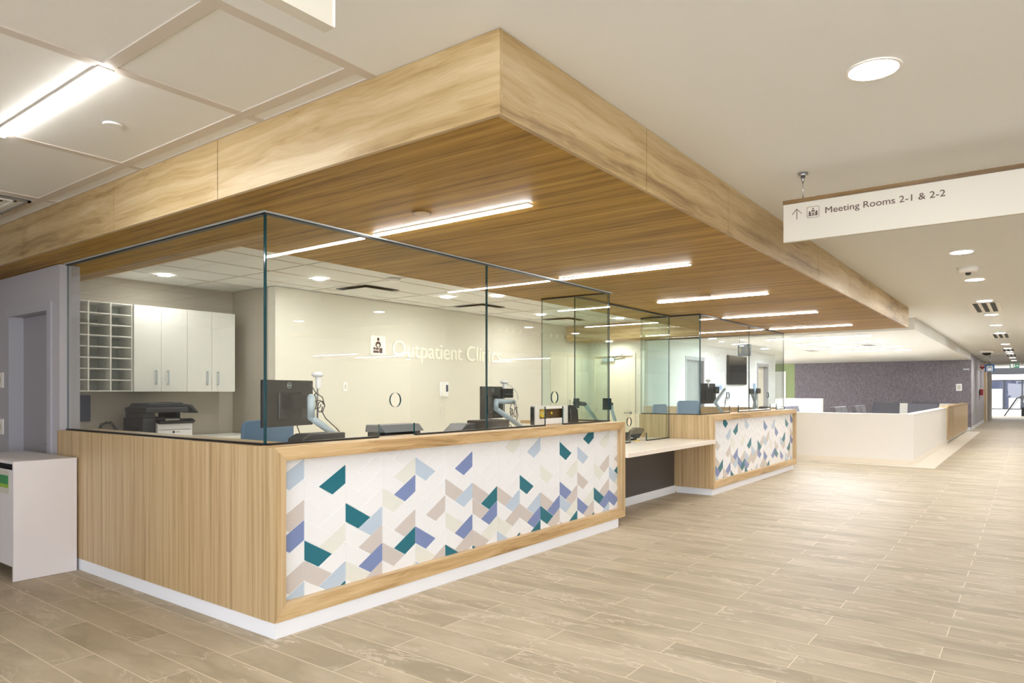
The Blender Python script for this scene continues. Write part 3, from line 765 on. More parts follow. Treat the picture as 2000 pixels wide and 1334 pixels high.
channel(g3, 'head_channel', [(6.42, 8.86, 3.935, 3.965, ZS-h, ZS+.003)])
g2 = thing('glass_screen', 'far corner glass screen standing on the second oak counter', 'glass screen', (8.89, 3.52, CT))
pane(g2, face_ny(8.89, 3.52, 0), notch(1.995, CT+.004, ZS-.004, [(1.13, 1.5, .10)]), [circ(1.06, 1.313, .05)])
pane(g2, face_ny(10.89, 3.52, 0), notch(1.88, CT+.004, ZS-.004, [(1.1, 1.45, .10)]), [circ(.95, 1.313, .05)])
pane(g2, face_nx(8.89, 4.38, 0), notch(.852, CT+.004, ZS-.004, []), mat='glass_green')
pane(g2, face_nx(12.75, 6.2, 0), notch(2.66, 1.09, ZS-.004, []))
channel(g2, 'base_channel', [(8.89, 10.01, 3.507, 3.533, CT, CT+h), (10.4, 11.98, 3.507, 3.533, CT, CT+h), (12.35, 12.75, 3.507, 3.533, CT, CT+h), (8.877, 8.903, 3.534, 4.38, CT, CT+h)])
channel(g2, 'head_channel', [(8.877, 12.76, 3.505, 3.535, ZS-h, ZS+.003), (8.875, 8.905, 3.536, 4.38, ZS-h, ZS+.003), (12.735, 12.76, 3.536, 6.2, ZS-h, ZS+.003)])

# ------------------------------------------------------------------ left: bin cabinet, grey door
b = thing('recycling_bin', 'white boxy recycling bin cabinet against the oak counter end', 'recycling bin', (1.85, 5.85, 0))
MB().box(1.85, 2.265, 5.85, 5.872, .002, .865, 'bin_white', bevel=.0015).obj('side_panel', b)
MB().box(1.85, 2.265, 6.878, 6.90, .002, .865, 'bin_white', bevel=.0015).obj('side_panel', b)
MB().box(1.853, 2.265, 5.873, 6.877, .845, .866, 'bin_white', bevel=.0015).obj('top_panel', b)
m = MB(); m.box(1.862, 1.88, 5.873, 6.877, .10, .80, 'bin_white'); m.obj('door_panel', b)
MB().box(1.90, 1.905, 5.873, 6.877, .80, .845, 'opening_dark').obj('slot_back', b)
MB().box(1.866, 1.898, 5.873, 6.877, .80, .8025, 'dark_grey').obj('slot_lip', b)
MB().box(2.25, 2.265, 5.873, 6.877, .10, .845, 'bin_white').obj('back_panel', b)
MB().box(1.93, 2.24, 5.875, 6.875, .06, .10, 'bin_white').obj('floor_panel', b)
m = MB(); m.box(1.8605, 1.8619, 5.97, 6.22, .62, .79, 'sign_white'); m.box(1.860, 1.8604, 5.985, 6.22, .69, .755, 'sticker_green'); m.box(1.8595, 1.8599, 5.985, 6.22, .665, .69, 'sticker_lime')
s_ = m.obj('sticker', b); s_['label'] = 'white sticker with a green band'

d = thing('door_1', None, None, (2.37, 6.47, 0)); d['kind'] = 'structure'
m = MB(); y0, y1, zt = 6.47, 7.36, 2.06
m.box(2.285, 2.46, y0-.055, y0+.02, 0, zt+.05, 'frame_grey'); m.box(2.285, 2.46, y1-.02, y1+.055, 0, zt+.05, 'frame_grey'); m.box(2.285, 2.46, y0+.02, y1-.02, zt-.02, zt+.05, 'frame_grey')
m.obj('door_frame', d)
MB().box(2.40, 2.44, y0+.022, y1-.022, .008, zt-.022, 'door_grey').obj('door_leaf', d)
m = MB(); m.cyl((2.40, 6.56, .925), (2.352, 6.56, .925), .012, 'steel'); m.cyl((2.352, 6.56, .925), (2.352, 6.67, .925), .01, 'steel'); m.cyl((2.40, 6.56, .925), (2.392, 6.56, .925), .026, 'steel')
m.obj('door_handle', d)
for z, l in ((1.475, 'cream wall plate beside the grey door, the upper one'), (1.05, 'cream wall plate beside the grey door, the lower one')):
    m = MB(); m.box(2.29, 2.30, 7.50, 7.60, z-.07, z+.07, 'white_paint', bevel=.003); m.box(2.286, 2.29, 7.535, 7.565, z-.03, z+.03, 'sign_white')
    solo('wall_plate', m, l, 'switch', 'wall plates by the grey door', (2.30, 7.55, z))

# ------------------------------------------------------------------ staff room: cabinets, worktop, printer
YC = 8.28
ph = thing('pigeonhole_cabinet', 'white wall-hung pigeonhole unit beside the white cupboards', 'shelf unit', (2.87, YC, 1.37))
m = MB(); xs_ = [2.86+.2305*k for k in range(5)]
for x in xs_: m.box(x-.008, x+.008, YC, YC+.325, 1.37, 2.375, 'white_lam')
MB_ = m.obj('divider', ph)
for k in range(9):
    z = 1.378 + k*(.989/8)
    m = MB()
    for a, b_ in zip(xs_[:-1], xs_[1:]): m.box(a+.0082, b_-.0082, YC+.003, YC+.324, z-.006, z+.006, 'white_lam')
    m.obj('shelf_board', ph)
MB().box(2.87, xs_[-1]-.01, YC+.3255, YC+.329, 1.37, 2.375, 'pigeon_back').obj('back_panel', ph)
def cupboard(x0, x1, lab):
    t = thing('wall_cupboard', lab, 'cupboard', (x0, YC, 1.37), 0, 'white wall cupboards')
    MB().box(x0+.0005, x1-.0005, YC+.001, YC+.33, 1.37, 2.375, 'white_lam').obj('carcass', t)
    mid = (x0+x1)/2
    for a, b_, hx in ((x0, mid, mid-.065), (mid, x1, mid+.075)):
        dr = MB().box(a+.002, b_-.002, YC-.02, YC, 1.372, 2.373, 'white_lam', bevel=.001).obj('cupboard_door', t)
        mm = MB(); mm.box(hx-.008, hx+.008, YC-.05, YC-.042, 1.45, 1.625, 'silver'); mm.box(hx-.006, hx+.006, YC-.042, YC-.02, 1.455, 1.47, 'steel'); mm.box(hx-.006, hx+.006, YC-.042, YC-.02, 1.605, 1.62, 'steel')
        me_o = mm.obj('bar_handle', dr)
cupboard(3.792, 4.423, 'white two-door wall cupboard next to the pigeonholes')
cupboard(4.424, 5.06, 'white two-door wall cupboard at the room corner')
t = thing('base_cabinet', 'white base cabinet with worktop carrying the printer', 'cabinet', (2.47, 7.95, 0))
MB().box(2.47, 5.22, 7.95, 8.60, .79, .82, 'white_lam').obj('worktop', t)
MB().box(2.47, 5.22, 8.0, 8.60, .002, .79, 'white_lam').obj('carcass', t)
p = thing('printer', 'black and white multifunction printer below the white cupboards', 'printer', (4.0, 8.1, .82))
MB().box(3.76, 4.20, 7.98, 8.45, .821, 1.07, 'dark_grey', bevel=.01).obj('body', p)
m = MB(); m.box(3.90, 4.31, 7.93, 7.979, .822, 1.02, 'white_gloss', bevel=.008); m.box(3.905, 4.30, 7.925, 7.93, .93, .933, 'mid_grey')
o = m.obj('paper_tray', p); 
m = MB(); m.cyl((4.085, 7.9285, .905), (4.085, 7.927, .905), .014, 'black'); m.box(4.11, 4.16, 7.9275, 7.929, .902, .908, 'mid_grey'); m.obj('badge', o)
m = MB(); m.prism([(7.86, 1.03), (7.93, 1.055), (7.98, 1.055), (7.98, 1.02), (7.90, 1.0)], 'X', 3.90, 4.31, 'black'); o = m.obj('control_panel', p)
m = MB(); m.box(3.98, 4.14, 7.90, 7.92, 1.045, 1.054, 'sign_white'); m.obj('display', o)
m = MB(); m.box(3.76, 3.90, 7.98, 8.4, 1.071, 1.13, 'dark_grey', bevel=.01); m.box(4.14, 4.2, 8.0, 8.4, 1.071, 1.13, 'black'); m.obj('side_post', p)
m = MB(); m.box(3.76, 4.26, 7.92, 8.42, 1.131, 1.19, 'dark_grey', bevel=.012); m.obj('scanner_bed', p)
m = MB(); m.prism([(3.78, 1.191), (4.24, 1.191), (4.2, 1.245), (3.82, 1.235)], 'Y', 7.95, 8.38, 'dark_grey', bevel=.006); m.obj('scanner_lid', p)
m = MB(); m.prism([(4.10, 1.246), (4.32, 1.215), (4.40, 1.125), (4.385, 1.115), (4.30, 1.19), (4.10, 1.225)], 'Y', 7.96, 8.3, 'dark_grey'); m.obj('feeder_tray', p)
m = MB(); m.box(3.90, 4.0, 8.60, 8.61, 1.0, 1.14, 'red', bevel=.002); m.box(3.935, 3.965, 8.597, 8.60, 1.02, 1.06, 'black'); m.box(3.935, 3.965, 8.597, 8.60, 1.08, 1.12, 'black')
solo('power_outlet', m, 'red power outlet on the wall left of the printer', 'outlet', None, (3.95, 8.61, 1.07))
m = MB(); m.box(2.95, 3.47, 8.60, 8.61, 1.03, 1.33, 'poster_blue')
solo('notice_board', m, 'dark blue board on the wall under the pigeonholes', 'notice board', None, (3.2, 8.61, 1.18))
m = MB(); random.seed(3)
for k in range(5):
    x = 3.05 + .05*k; pts = []
    for j in range(14): pts.append((x + .045*j + .015*random.uniform(-1, 1), 8.15 + .10*math.sin(j*.9+k*1.7), .83 + max(0, .21*math.sin(j*.8 + k*1.3))*(1 if k < 3 else .6)))
    m.tube(pts, .004, 'black', seg=6)
solo('cable_bundle', m, 'tangle of loose black cables on the worktop left of the printer', 'cables', None, (3.3, 8.15, .82))

# wall items of the staff room
m = MB(); m.box(6.32, 6.39, 7.642, 7.65, 1.38, 1.50, 'white_gloss', bevel=.002); m.box(6.343, 6.367, 7.638, 7.642, 1.41, 1.47, 'sign_white')
solo('light_switch', m, 'white light switch on the beige wall near the first monitor', 'switch', None, (6.355, 7.65, 1.44))
t = thing('wall_phone', 'white wall intercom handset with coiled cord on the beige wall', 'telephone', (8.37, 7.65, 1.4))
MB().box(8.28, 8.465, 7.615, 7.65, 1.29, 1.53, 'white_gloss', bevel=.008).obj('housing', t)
MB().box(8.295, 8.345, 7.585, 7.615, 1.31, 1.51, 'white_lam', bevel=.01).obj('handset', t)
MB().box(8.40, 8.45, 7.611, 7.6149, 1.37, 1.48, 'poster_blue').obj('screen', t)
m = MB(); pts = []
for k in range(60):
    a = k*.9; pts.append((8.31 + .012*math.cos(a) + .02*math.sin(k*.1), 7.62 + .012*math.sin(a), 1.29 - .26*math.sin(PI*k/75)))
m.tube(pts, .0035, 'white_lam', seg=6); m.obj('cord', t)
# sign and lettering on the beige wall
t = thing('wall_sign', 'square white pictogram sign left of the wall lettering', 'sign', (6.96, 7.65, 2.04))
me = shape_mesh([rrect(6.81, 7.10, 1.905, 2.185, .03)], .012); m = MB(); m.join_mesh(me, face_ny(0, 7.643, 0), 'letter'); m.obj('plate', t)
def pic(mb, outline, M, mat, th=.003): mb.join_mesh(shape_mesh([outline], th), M, mat)
m = MB(); F = face_ny(6.955, 7.635, 2.045)
pic(m, circ(0, .085, .019), F, 'sign_ink'); pic(m, [(-.021, .092), (.021, .092), (.015, .112), (-.015, .112)], F, 'sign_ink')
pic(m, [(-.025, .055), (.025, .055), (.05, .03), (.052, -.005), (.025, -.03), (.005, -.035), (.012, -.02), (.03, 0), (.02, .02), (-.02, .02), (-.03, 0), (-.012, -.02), (-.005, -.035), (-.025, -.03), (-.052, -.005), (-.05, .03)], F, 'sign_ink')
pic(m, circ(-.075, -.045, .02), F, 'sign_ink'); pic(m, rrect(-.05, .01, -.065, -.035, .012), F, 'sign_ink'); pic(m, rrect(-.095, .01, -.11, -.075, .004), F, 'sign_ink'); pic(m, rrect(.022, .08, -.11, -.035, .004), F, 'sign_ink')
o = m.obj('pictogram', t)
t = thing('wall_lettering', 'cream raised lettering reading Outpatient Clinics on the beige wall', 'lettering', (7.25, 7.65, 1.9))
me = text_mesh('Outpatient Clinics', .36, .02, width=2.64); m = MB(); m.join_mesh(me, face_ny(7.24, 7.638, 1.895), 'letter'); m.obj('letters', t)

# beige doors of the staff room
d = thing('door_2', None, None, (13.0, 6.6, 0)); d['kind'] = 'structure'
m = MB(); m.box(12.985, 13.16, 6.53, 6.59, 0, 2.17, 'door_beige'); m.box(12.985, 13.16, 7.49, 7.55, 0, 2.17, 'door_beige'); m.box(12.985, 13.16, 6.59, 7.49, 2.12, 2.17, 'door_beige'); m.obj('door_frame', d)
MB().box(13.04, 13.08, 6.592, 7.488, .008, 2.118, 'door_beige').obj('door_leaf', d)
m = MB(); m.cyl((13.04, 6.66, .93), (12.99, 6.66, .93), .012, 'steel'); m.cyl((12.99, 6.66, .93), (12.99, 6.79, .93), .01, 'steel'); m.cyl((13.04, 6.66, .93), (13.03, 6.66, .93), .028, 'steel'); m.obj('door_handle', d)
m = MB(); m.box(12.97, 13.04, 7.02, 7.30, 2.01, 2.08, 'silver'); m.cyl((12.985, 7.05, 2.085), (12.94, 6.80, 2.14), .012, 'steel'); m.obj('door_closer', d)
d = thing('door_3', None, None, (11.6, 7.64, 0)); d['kind'] = 'structure'
m = MB(); m.box(11.5, 11.56, 7.63, 7.65, 0, 2.17, 'door_beige'); m.box(12.7, 12.76, 7.63, 7.65, 0, 2.17, 'door_beige'); m.box(11.56, 12.7, 7.63, 7.65, 2.12, 2.17, 'door_beige'); m.obj('door_frame', d)
MB().box(11.562, 12.125, 7.635, 7.65, .008, 2.118, 'door_beige').obj('door_leaf', d); MB().box(12.135, 12.698, 7.635, 7.65, .008, 2.118, 'door_beige').obj('door_leaf', d)
m = MB(); m.cyl((12.19, 7.61, .95), (12.19, 7.61, 1.2), .009, 'steel'); m.cyl((12.19, 7.61, .96), (12.19, 7.636, .96), .006, 'steel'); m.cyl((12.19, 7.61, 1.19), (12.19, 7.636, 1.19), .006, 'steel'); m.obj('door_handle', d)

# ------------------------------------------------------------------ desk equipment
def monitor(name, label, loc, rz, w=.52, h=.32, logo=True, group=None):
    t = thing(name, label, 'monitor', loc, rz, group)
    MB().box(-w/2, w/2, 0, .022, -h/2, h/2, 'black', bevel=.004).obj('casing', t, world=False)
    MB().box(-w/2+.01, w/2-.01, .0221, .024, -h/2+.012, h/2-.01, 'screen').obj('screen', t, world=False)
    MB().box(-.12, .12, -.018, -.0005, -h/2+.05, h/2-.085, 'black_gloss', bevel=.004).obj('rear_housing', t, world=False)
    if logo:
        m = MB(); F = face_ny(.0, -.0012, h/2-.036)
        m.join_mesh(shape_mesh([circ(0, 0, .021), circ(0, 0, .0185)], .002), F, 'silver')
        me = text_mesh('DELL', .015, .002, width=.030); m.join_mesh(me, face_ny(-.015, -.0012, h/2-.0415), 'silver'); m.obj('logo', t, world=False)
    return t
def rod(mb, a, b, r, mat):
    mb.cyl(a, b, r, mat, seg=14); mb.sphere(a, r, mat, seg=12); mb.sphere(b, r, mat, seg=12)
def arm(name, label, base, elbow, head, zdesk=.745, group=None, mat='arm_grey', r=.024):
    t = thing(name, label, 'monitor arm', (base[0], base[1], zdesk), 0, group)
    m = MB(); m.cyl((base[0], base[1], zdesk+.001), (base[0], base[1], zdesk+.02), .05, 'silver', seg=24); m.cyl((base[0], base[1], zdesk+.02), base, .018, 'silver'); m.obj('post', t)
    m = MB(); rod(m, base, elbow, r, mat); m.obj('lower_arm', t)
    m = MB(); rod(m, elbow, head, r*1.05, mat); m.obj('upper_arm', t)
    return t
def plate(t, c, rx=True):
    m = MB(); m.box(c[0]-.05, c[0]+.05, c[1]-.008, c[1]+.008, c[2]-.05, c[2]+.05, 'black'); m.obj('mounting_plate', t)

monitor('computer_monitor', 'black monitor seen from behind at the near glass corner', (2.94, 4.13, 1.29), math.radians(15))
a = arm('monitor_arm', 'pale grey arm holding the black monitor at the near glass corner', (3.35, 4.03, 1.0), (3.025, 4.0, 1.19), (3.025, 4.0, 1.33)); plate(a, (2.97, 4.06, 1.30))
monitor('computer_monitor', 'black monitor turned sideways behind the glass joint', (5.26, 4.16, 1.265), math.radians(12), w=.47, h=.31)
a = arm('monitor_arm', 'pale grey arm holding the monitor behind the glass joint', (5.60, 4.0, .98), (5.13, 4.02, 1.21), (5.13, 4.02, 1.28))
m = MB(); rod(m, (5.13, 4.02, 1.28), (5.42, 4.03, 1.272), .024, 'arm_grey'); m.obj('cross_arm', a)
m = MB(); m.box(5.31, 5.47, 4.07, 4.11, 1.31, 1.40, 'black_gloss', bevel=.004); m.box(5.33, 5.45, 4.065, 4.07, 1.345, 1.348, 'mid_grey')
solo('mini_computer', m, 'small black computer box behind the sideways monitor', 'computer', None, (5.39, 4.09, 1.355))
def webcam(name, label, x, y, z):
    t = thing(name, label, 'webcam', (x, y, z))
    m = MB(); m.sphere((x, y, z), .042, 'white_gloss', sz=.5, seg=20); m.obj('head', t)
    m = MB(); m.box(x-.012, x+.022, y-.012, y+.012, z-.10, z-.015, 'white_gloss', bevel=.003); m.cyl((x, y, z-.32), (x, y, z-.10), .006, 'mid_grey'); m.obj('stem', t)
webcam('webcam', 'white round-headed camera above the near corner monitor', 3.125, 4.06, 1.492)
webcam('webcam', 'white round-headed camera above the sideways monitor', 5.40, 4.13, 1.465)
def cables(name, label, pts_list, loc, r=.0035, mat='black'):
    m = MB()
    for p in pts_list: m.tube(p, r, mat, seg=6)
    return solo(name, m, label, 'cables', None, loc)
def loop(cx, cy, cz, rx, rz, n=10, ph=0): return [(cx + rx*math.cos(ph+2*PI*k/n), cy+.003*k, cz + rz*math.sin(ph+2*PI*k/n)) for k in range(n+1)]
cables('cable_bundle', 'coil of dark and pale cables hanging beside the near corner monitor', [[(x-.18, y, z) for x, y, z in p] for p in (loop(3.27, 4.0, 1.28, .04, .03), loop(3.29, 3.99, 1.265, .025, .04), loop(3.24, 3.99, 1.30, .02, .06, ph=1),
        [(3.24, 4.05, 1.42), (3.27, 4.03, 1.36), (3.31, 4.01, 1.33), (3.32, 4.0, 1.27), (3.30, 4.0, 1.22)],
        [(3.29, 4.0, 1.24), (3.33, 4.0, 1.18), (3.42, 4.0, 1.11), (3.49, 4.0, 1.04), (3.52, 4.0, .95), (3.53, 4.0, .76)],
        [(3.12, 4.05, 1.15), (3.14, 4.02, 1.05), (3.16, 4.0, .95), (3.16, 4.0, .76)])], (3.11, 4.0, 1.26))
cables('cable_bundle', 'loops of dark cable hanging from the arm of the sideways monitor', [[(x-.13, y, z) for x, y, z in p] for p in (loop(5.53, 4.02, 1.20, .03, .06), loop(5.56, 4.0, 1.17, .03, .05, ph=1), loop(5.50, 4.0, 1.16, .025, .05, ph=2), [(5.50, 4.0, 1.28), (5.55, 4.0, 1.24), (5.58, 4.0, 1.14), (5.54, 4.0, 1.06)], loop(5.36, 3.95, 1.04, .05, .025))], (5.40, 4.0, 1.18))
cables('webcam_cable', 'thin pale cable curving from the camera above the sideways monitor', [[(5.42, 4.12, 1.45), (5.48, 4.10, 1.42), (5.52, 4.06, 1.36), (5.51, 4.04, 1.29)]], (5.45, 4.1, 1.44), .003, 'silver')
# black printer-like devices on the desk
t = thing('desk_printer', 'black desktop printer with grey lid behind the first paper slot', 'printer', (3.65, 3.9, .745))
m = MB(); m.box(3.49, 3.86, 3.76, 3.95, .746, 1.07, 'black', bevel=.006); m.obj('body', t)
m = MB(); m.prism([(3.735, 1.071), (3.96, 1.071), (3.95, 1.125), (3.79, 1.125)], 'X', 3.475, 3.875, 'mid_grey', bevel=.006); m.obj('lid', t)
MB().box(3.53, 3.82, 3.752, 3.7595, .93, 1.05, 'opening_dark').obj('paper_opening', t)
t = thing('desk_scanner', 'taller of two low black machines left of the glass joint', 'scanner', (4.9, 3.95, .745))
MB().box(4.74, 5.08, 3.82, 4.05, .746, 1.115, 'black', bevel=.012).obj('body', t); MB().box(4.76, 5.06, 3.812, 3.8195, .98, 1.06, 'dark_grey').obj('paper_opening', t)
t = thing('desk_scanner', 'lower black machine at the left of the taller one behind the glass', 'scanner', (4.62, 4.05, .745))
m = MB(); m.prism([(4.50, .746), (4.735, .746), (4.735, 1.09), (4.60, 1.09), (4.50, 1.02)], 'Y', 3.92, 4.12, 'dark_grey', bevel=.006); m.obj('body', t)
m = MB(); m.box(4.62, 4.72, 3.915, 3.9195, .95, 1.0, 'black'); m.obj('paper_opening', t)
t = thing('desk_scanner', 'glossy black low machine under the near corner monitor', 'scanner', (3.0, 3.85, .745))
m = MB(); m.prism([(2.78, .746), (3.16, .746), (3.16, 1.09), (2.86, 1.09), (2.80, 1.06)], 'Y', 3.80, 3.95, 'dark_grey', bevel=.006); m.obj('body', t)
m = MB(); m.box(2.9, 3.1, 3.795, 3.7995, .98, 1.04, 'black'); m.obj('paper_opening', t)
# grey box with an amber window, on the ledge behind the glass
t = thing('display_box', 'light grey box with a dark window and a yellow disc inside', 'box', (5.53, 3.7, 1.06))
me = shape_mesh([rrect(0, .56, 0, .175, .008), rrect(.07, .49, .055, .145, .012)], .012); m = MB(); m.join_mesh(me, face_ny(5.25, 3.66, 1.062), 'white_paint')
m.box(5.25, 5.81, 3.667, 3.71, 1.227, 1.237, 'white_paint'); m.box(5.25, 5.26, 3.667, 3.71, 1.062, 1.227, 'dark_grey'); m.box(5.80, 5.81, 3.667, 3.71, 1.062, 1.227, 'dark_grey'); m.box(5.26, 5.80, 3.667, 3.71, 1.062, 1.07, 'white_paint'); m.obj('casing', t)
plain('amber', srgb(96, 74, 44), .3, var=.5, bscale=30)
MB().box(5.26, 5.80, 3.70, 3.705, 1.07, 1.226, 'amber').obj('window', t)
m = MB(); m.cyl((5.41, 3.68, 1.165), (5.41, 3.70, 1.165), .042, 'yellow', seg=28); m.cyl((5.41, 3.676, 1.165), (5.41, 3.68, 1.165), .012, 'sign_white', seg=16); m.cyl((5.58, 3.69, 1.165), (5.58, 3.70, 1.165), .012, 'yellow'); m.obj('yellow_disc', t)
t = thing('card_terminal', 'black curved device right of the light grey box', 'terminal', (5.93, 3.7, 1.06))
m = MB(); m.prism([(5.82, 1.062), (6.06, 1.062), (6.045, 1.19), (5.97, 1.235), (5.82, 1.235)], 'Y', 3.68, 3.82, 'black', bevel=.005); m.obj('body', t)
m = MB(); m.prism([(5.905, 1.08), (5.912, 1.08), (5.90, 1.2), (5.892, 1.2)], 'Y', 3.677, 3.6799, 'mid_grey'); m.obj('seam', t)
# two free arms behind the middle glass
a = arm('monitor_arm', 'teal-tinted arm with black plate seen through the return glass, the larger', (8.60, 4.93, .96), (8.22, 4.9, 1.20), (8.05, 4.9, 1.21), zdesk=.741, r=.026)
MB().box(7.90, 8.02, 4.86, 4.88, 1.15, 1.28, 'black').obj('mounting_plate', a); m = MB(); rod(m, (7.97, 4.9, 1.22), (8.22, 4.9, 1.2), .03, 'dark_grey'); m.obj('tilt_head', a)
a = arm('monitor_arm', 'pale arm with a small black plate at the end of the return glass', (8.72, 4.7, .96), (8.66, 4.72, 1.12), (8.66, 4.72, 1.2), zdesk=.741)
MB().box(8.44, 8.47, 4.62, 4.74, 1.12, 1.28, 'black').obj('mounting_plate', a); m = MB(); rod(m, (8.47, 4.7, 1.2), (8.63, 4.7, 1.2), .02, 'dark_grey'); m.obj('tilt_head', a)
# terminal on the low ledge
t = thing('card_terminal', 'grey angled screen terminal standing on the low white ledge', 'terminal', (8.2, 4.2, .74))
m = MB(); m.box(8.05, 8.30, 4.15, 4.35, .741, .76, 'black', bevel=.003); m.box(8.12, 8.22, 4.2, 4.25, .76, .84, 'black'); m.obj('stand', t)
m = MB(); m.prism([(8.02, .80), (8.26, .76), (8.42, .86), (8.40, .89), (8.20, .905), (8.10, .87)], 'Y', 4.10, 4.16, 'dark_grey', bevel=.004); m.obj('screen_unit', t)
cables('loose_cable', 'small yellow and black cord lying on the low white ledge', [[(8.02, 4.05, .744), (8.08, 4.06, .75), (8.12, 4.02, .744), (8.02, 4.0, .744)]], (8.05, 4.03, .742), .005, 'yellow')
# far counter equipment
monitor('computer_monitor', 'black monitor in the far glass enclosure', (10.97, 4.2, 1.34), math.radians(-4), w=.50, h=.33, logo=False)
a = arm('monitor_arm', 'pale grey arm rising behind the far counter glass beside its monitor', (11.0, 3.95, .98), (10.72, 4.0, 1.20), (11.15, 4.0, 1.40)); plate(a, (10.9, 4.08, 1.3))
m = MB(); m.box(10.9, 11.05, 4.05, 4.1, 1.34, 1.45, 'black_gloss', bevel=.004); solo('mini_computer', m, 'small black computer box on the far counter monitor', 'computer', None, (10.97, 4.07, 1.4))
cables('cable_bundle', 'dark cables under the arm in the far glass enclosure', [loop(11.1, 3.95, 1.22, .03, .06), [(11.15, 3.97, 1.36), (11.1, 3.95, 1.28), (11.0, 3.95, 1.12)]], (11.1, 3.95, 1.22))
webcam('webcam', 'white camera above the far enclosure monitor', 10.95, 4.2, 1.55)
a = arm('monitor_arm', 'twin monitor arm without screens at the right of the far glass enclosure, left branch', (12.28, 3.85, 1.1), (12.2, 3.85, 1.22), (12.02, 3.85, 1.38)); MB().box(11.88, 12.1, 3.82, 3.84, 1.33, 1.42, 'black').obj('mounting_plate', a)
a = arm('monitor_arm', 'twin monitor arm without screens at the right of the far glass enclosure, right branch', (12.33, 3.9, 1.1), (12.42, 3.9, 1.22), (12.5, 3.9, 1.38)); MB().box(12.42, 12.62, 3.87, 3.89, 1.34, 1.43, 'black').obj('mounting_plate', a)
m = MB(); m.box(12.3, 12.45, 3.66, 3.8, CT+.001, CT+.05, 'black', bevel=.004); solo('card_terminal', m, 'small black device on the far counter near its right end', 'terminal', None, (12.37, 3.72, CT))

# task chairs
def task_chair(label, loc, rz, group='blue task chairs'):
    t = thing('task_chair', label, 'chair', loc, rz, group)
    m = MB(); m.prism(rrect(-.24, .24, .66, 1.15, .06), 'Y', .20, .235, 'chair_blue', bevel=.008)
    bmesh.ops.translate(m.bm, verts=m.bm.verts, vec=(0, 0, 0)); o = m.obj('backrest', t, world=False)
    m = MB(); m.box(-.24, .24, -.25, .2, .46, .53, 'chair_blue', bevel=.02); m.obj('seat', t, world=False)
    m = MB(); m.box(-.03, .03, .236, .256, .50, .95, 'dark_grey'); m.box(-.03, .03, -.02, .256, .435, .459, 'dark_grey'); m.obj('back_bracket', t, world=False)
    m = MB(); m.cyl((0, 0, .11), (0, 0, .434), .025, 'steel'); m.obj('gas_lift', t, world=False)
    m = MB()
    for k in range(5):
        a = 2*PI*k/5 + .3; m.cyl((0, 0, .10), (.28*math.cos(a), .28*math.sin(a), .075), .018, 'dark_grey', seg=10)
    m.obj('star_base', t, world=False)
    for k in range(5):
        a = 2*PI*k/5 + .3; MB().sphere((.28*math.cos(a), .28*math.sin(a), .031), .03, 'black', seg=12).obj('caster', t, world=False)
    return t
ch = task_chair('blue task chair back behind the near glass corner', (3.22, 4.55, 0), math.radians(5))
c_ = dup(ch, (11.05, 4.42, 0), math.radians(-25), 'blue task chair facing the monitor in the far glass enclosure'); c_.scale = (1, 1, 1.06)
dup(ch, (11.3, 5.0, 0), math.radians(-4), 'smaller-looking blue task chair at the back left of the far enclosure')

# ------------------------------------------------------------------ hanging signs
t = thing('hanging_sign', 'long white overhead sign with oak top reading Meeting Rooms 2-1 & 2-2', 'sign', (4.5, 0.2, 2.303))
MB().box(4.5, 4.53, -.95, 1.24, 2.303, 2.537, 'sign_white').obj('sign_board', t)
MB().box(4.495, 4.535, -.95, 1.243, 2.5375, 2.562, 'dark_oak_y').obj('top_rail', t)
for y in (1.128, -.85):
    m = MB(); m.cyl((4.515, y, 2.562), (4.515, y, 2.70), .0025, 'steel', seg=8); m.cyl((4.515, y, 2.70), (4.515, y, ZC-.002), .028, 'steel', r1=.028); m.cyl((4.515, y, 2.66), (4.515, y, 2.70), .006, 'steel', r1=.014); m.cyl((4.515, y, 2.562), (4.515, y, 2.575), .005, 'steel')
    m.obj('suspension_wire', t)
m = MB(); me = text_mesh('Meeting Rooms 2-1 & 2-2', .053, .002, width=.618); m.join_mesh(me, face_nx(4.499, .995, 2.450), 'sign_ink'); m.obj('lettering', t)
m = MB(); F = face_nx(4.499, 1.16, 2.47)
def bar(mb, p, q, w, F, mat):
    p = Vector(p); q = Vector(q); n = Vector((-(q-p).y, (q-p).x)).normalized()*w/2
    pic(mb, [p+n, q+n, q-n, p-n], F, mat, .002)
bar(m, (0, -.034), (0, .030), .003, F, 'sign_ink'); bar(m, (-.028, -.001), (0, .031), .003, F, 'sign_ink'); bar(m, (.028, -.001), (0, .031), .003, F, 'sign_ink'); m.obj('arrow', t)
m = MB(); F = face_nx(4.499, 1.065, 2.4685)
m.join_mesh(shape_mesh([rrect(-.035, .035, -.034, .034, .008), rrect(-.0335, .0335, -.0325, .0325, .007)], .002), F, 'sign_ink')
pic(m, circ(0, .020, .0045, 14), F, 'sign_ink', .002)
for x, y in ((-.020, .002), (.020, .002), (-.020, -.012), (.020, -.012)): pic(m, circ(x, y, .0045, 14), F, 'sign_ink', .002); pic(m, rrect(x-.006, x+.006, y-.011, y-.005, .002), F, 'sign_ink', .002)
pic(m, [(-.008, .012), (.008, .012), (.006, .004), (-.006, .004)], F, 'sign_ink', .002)
m.join_mesh(shape_mesh([[(-.010, .006), (.010, .006), (.016, -.022), (-.016, -.022)], [(-.0085, .003), (.0085, .003), (.013, -.019), (-.013, -.019)]], .002), F, 'sign_ink')
pic(m, circ(0, -.006, .004, 14), F, 'sign_ink', .002); pic(m, rrect(-.006, .006, -.017, -.011, .002), F, 'sign_ink', .002)
m.obj('pictogram', t)
t = thing('hanging_sign', 'plain white overhead sign cut off by the top edge of the photo', 'sign', (.6, 1.45, 2.303))
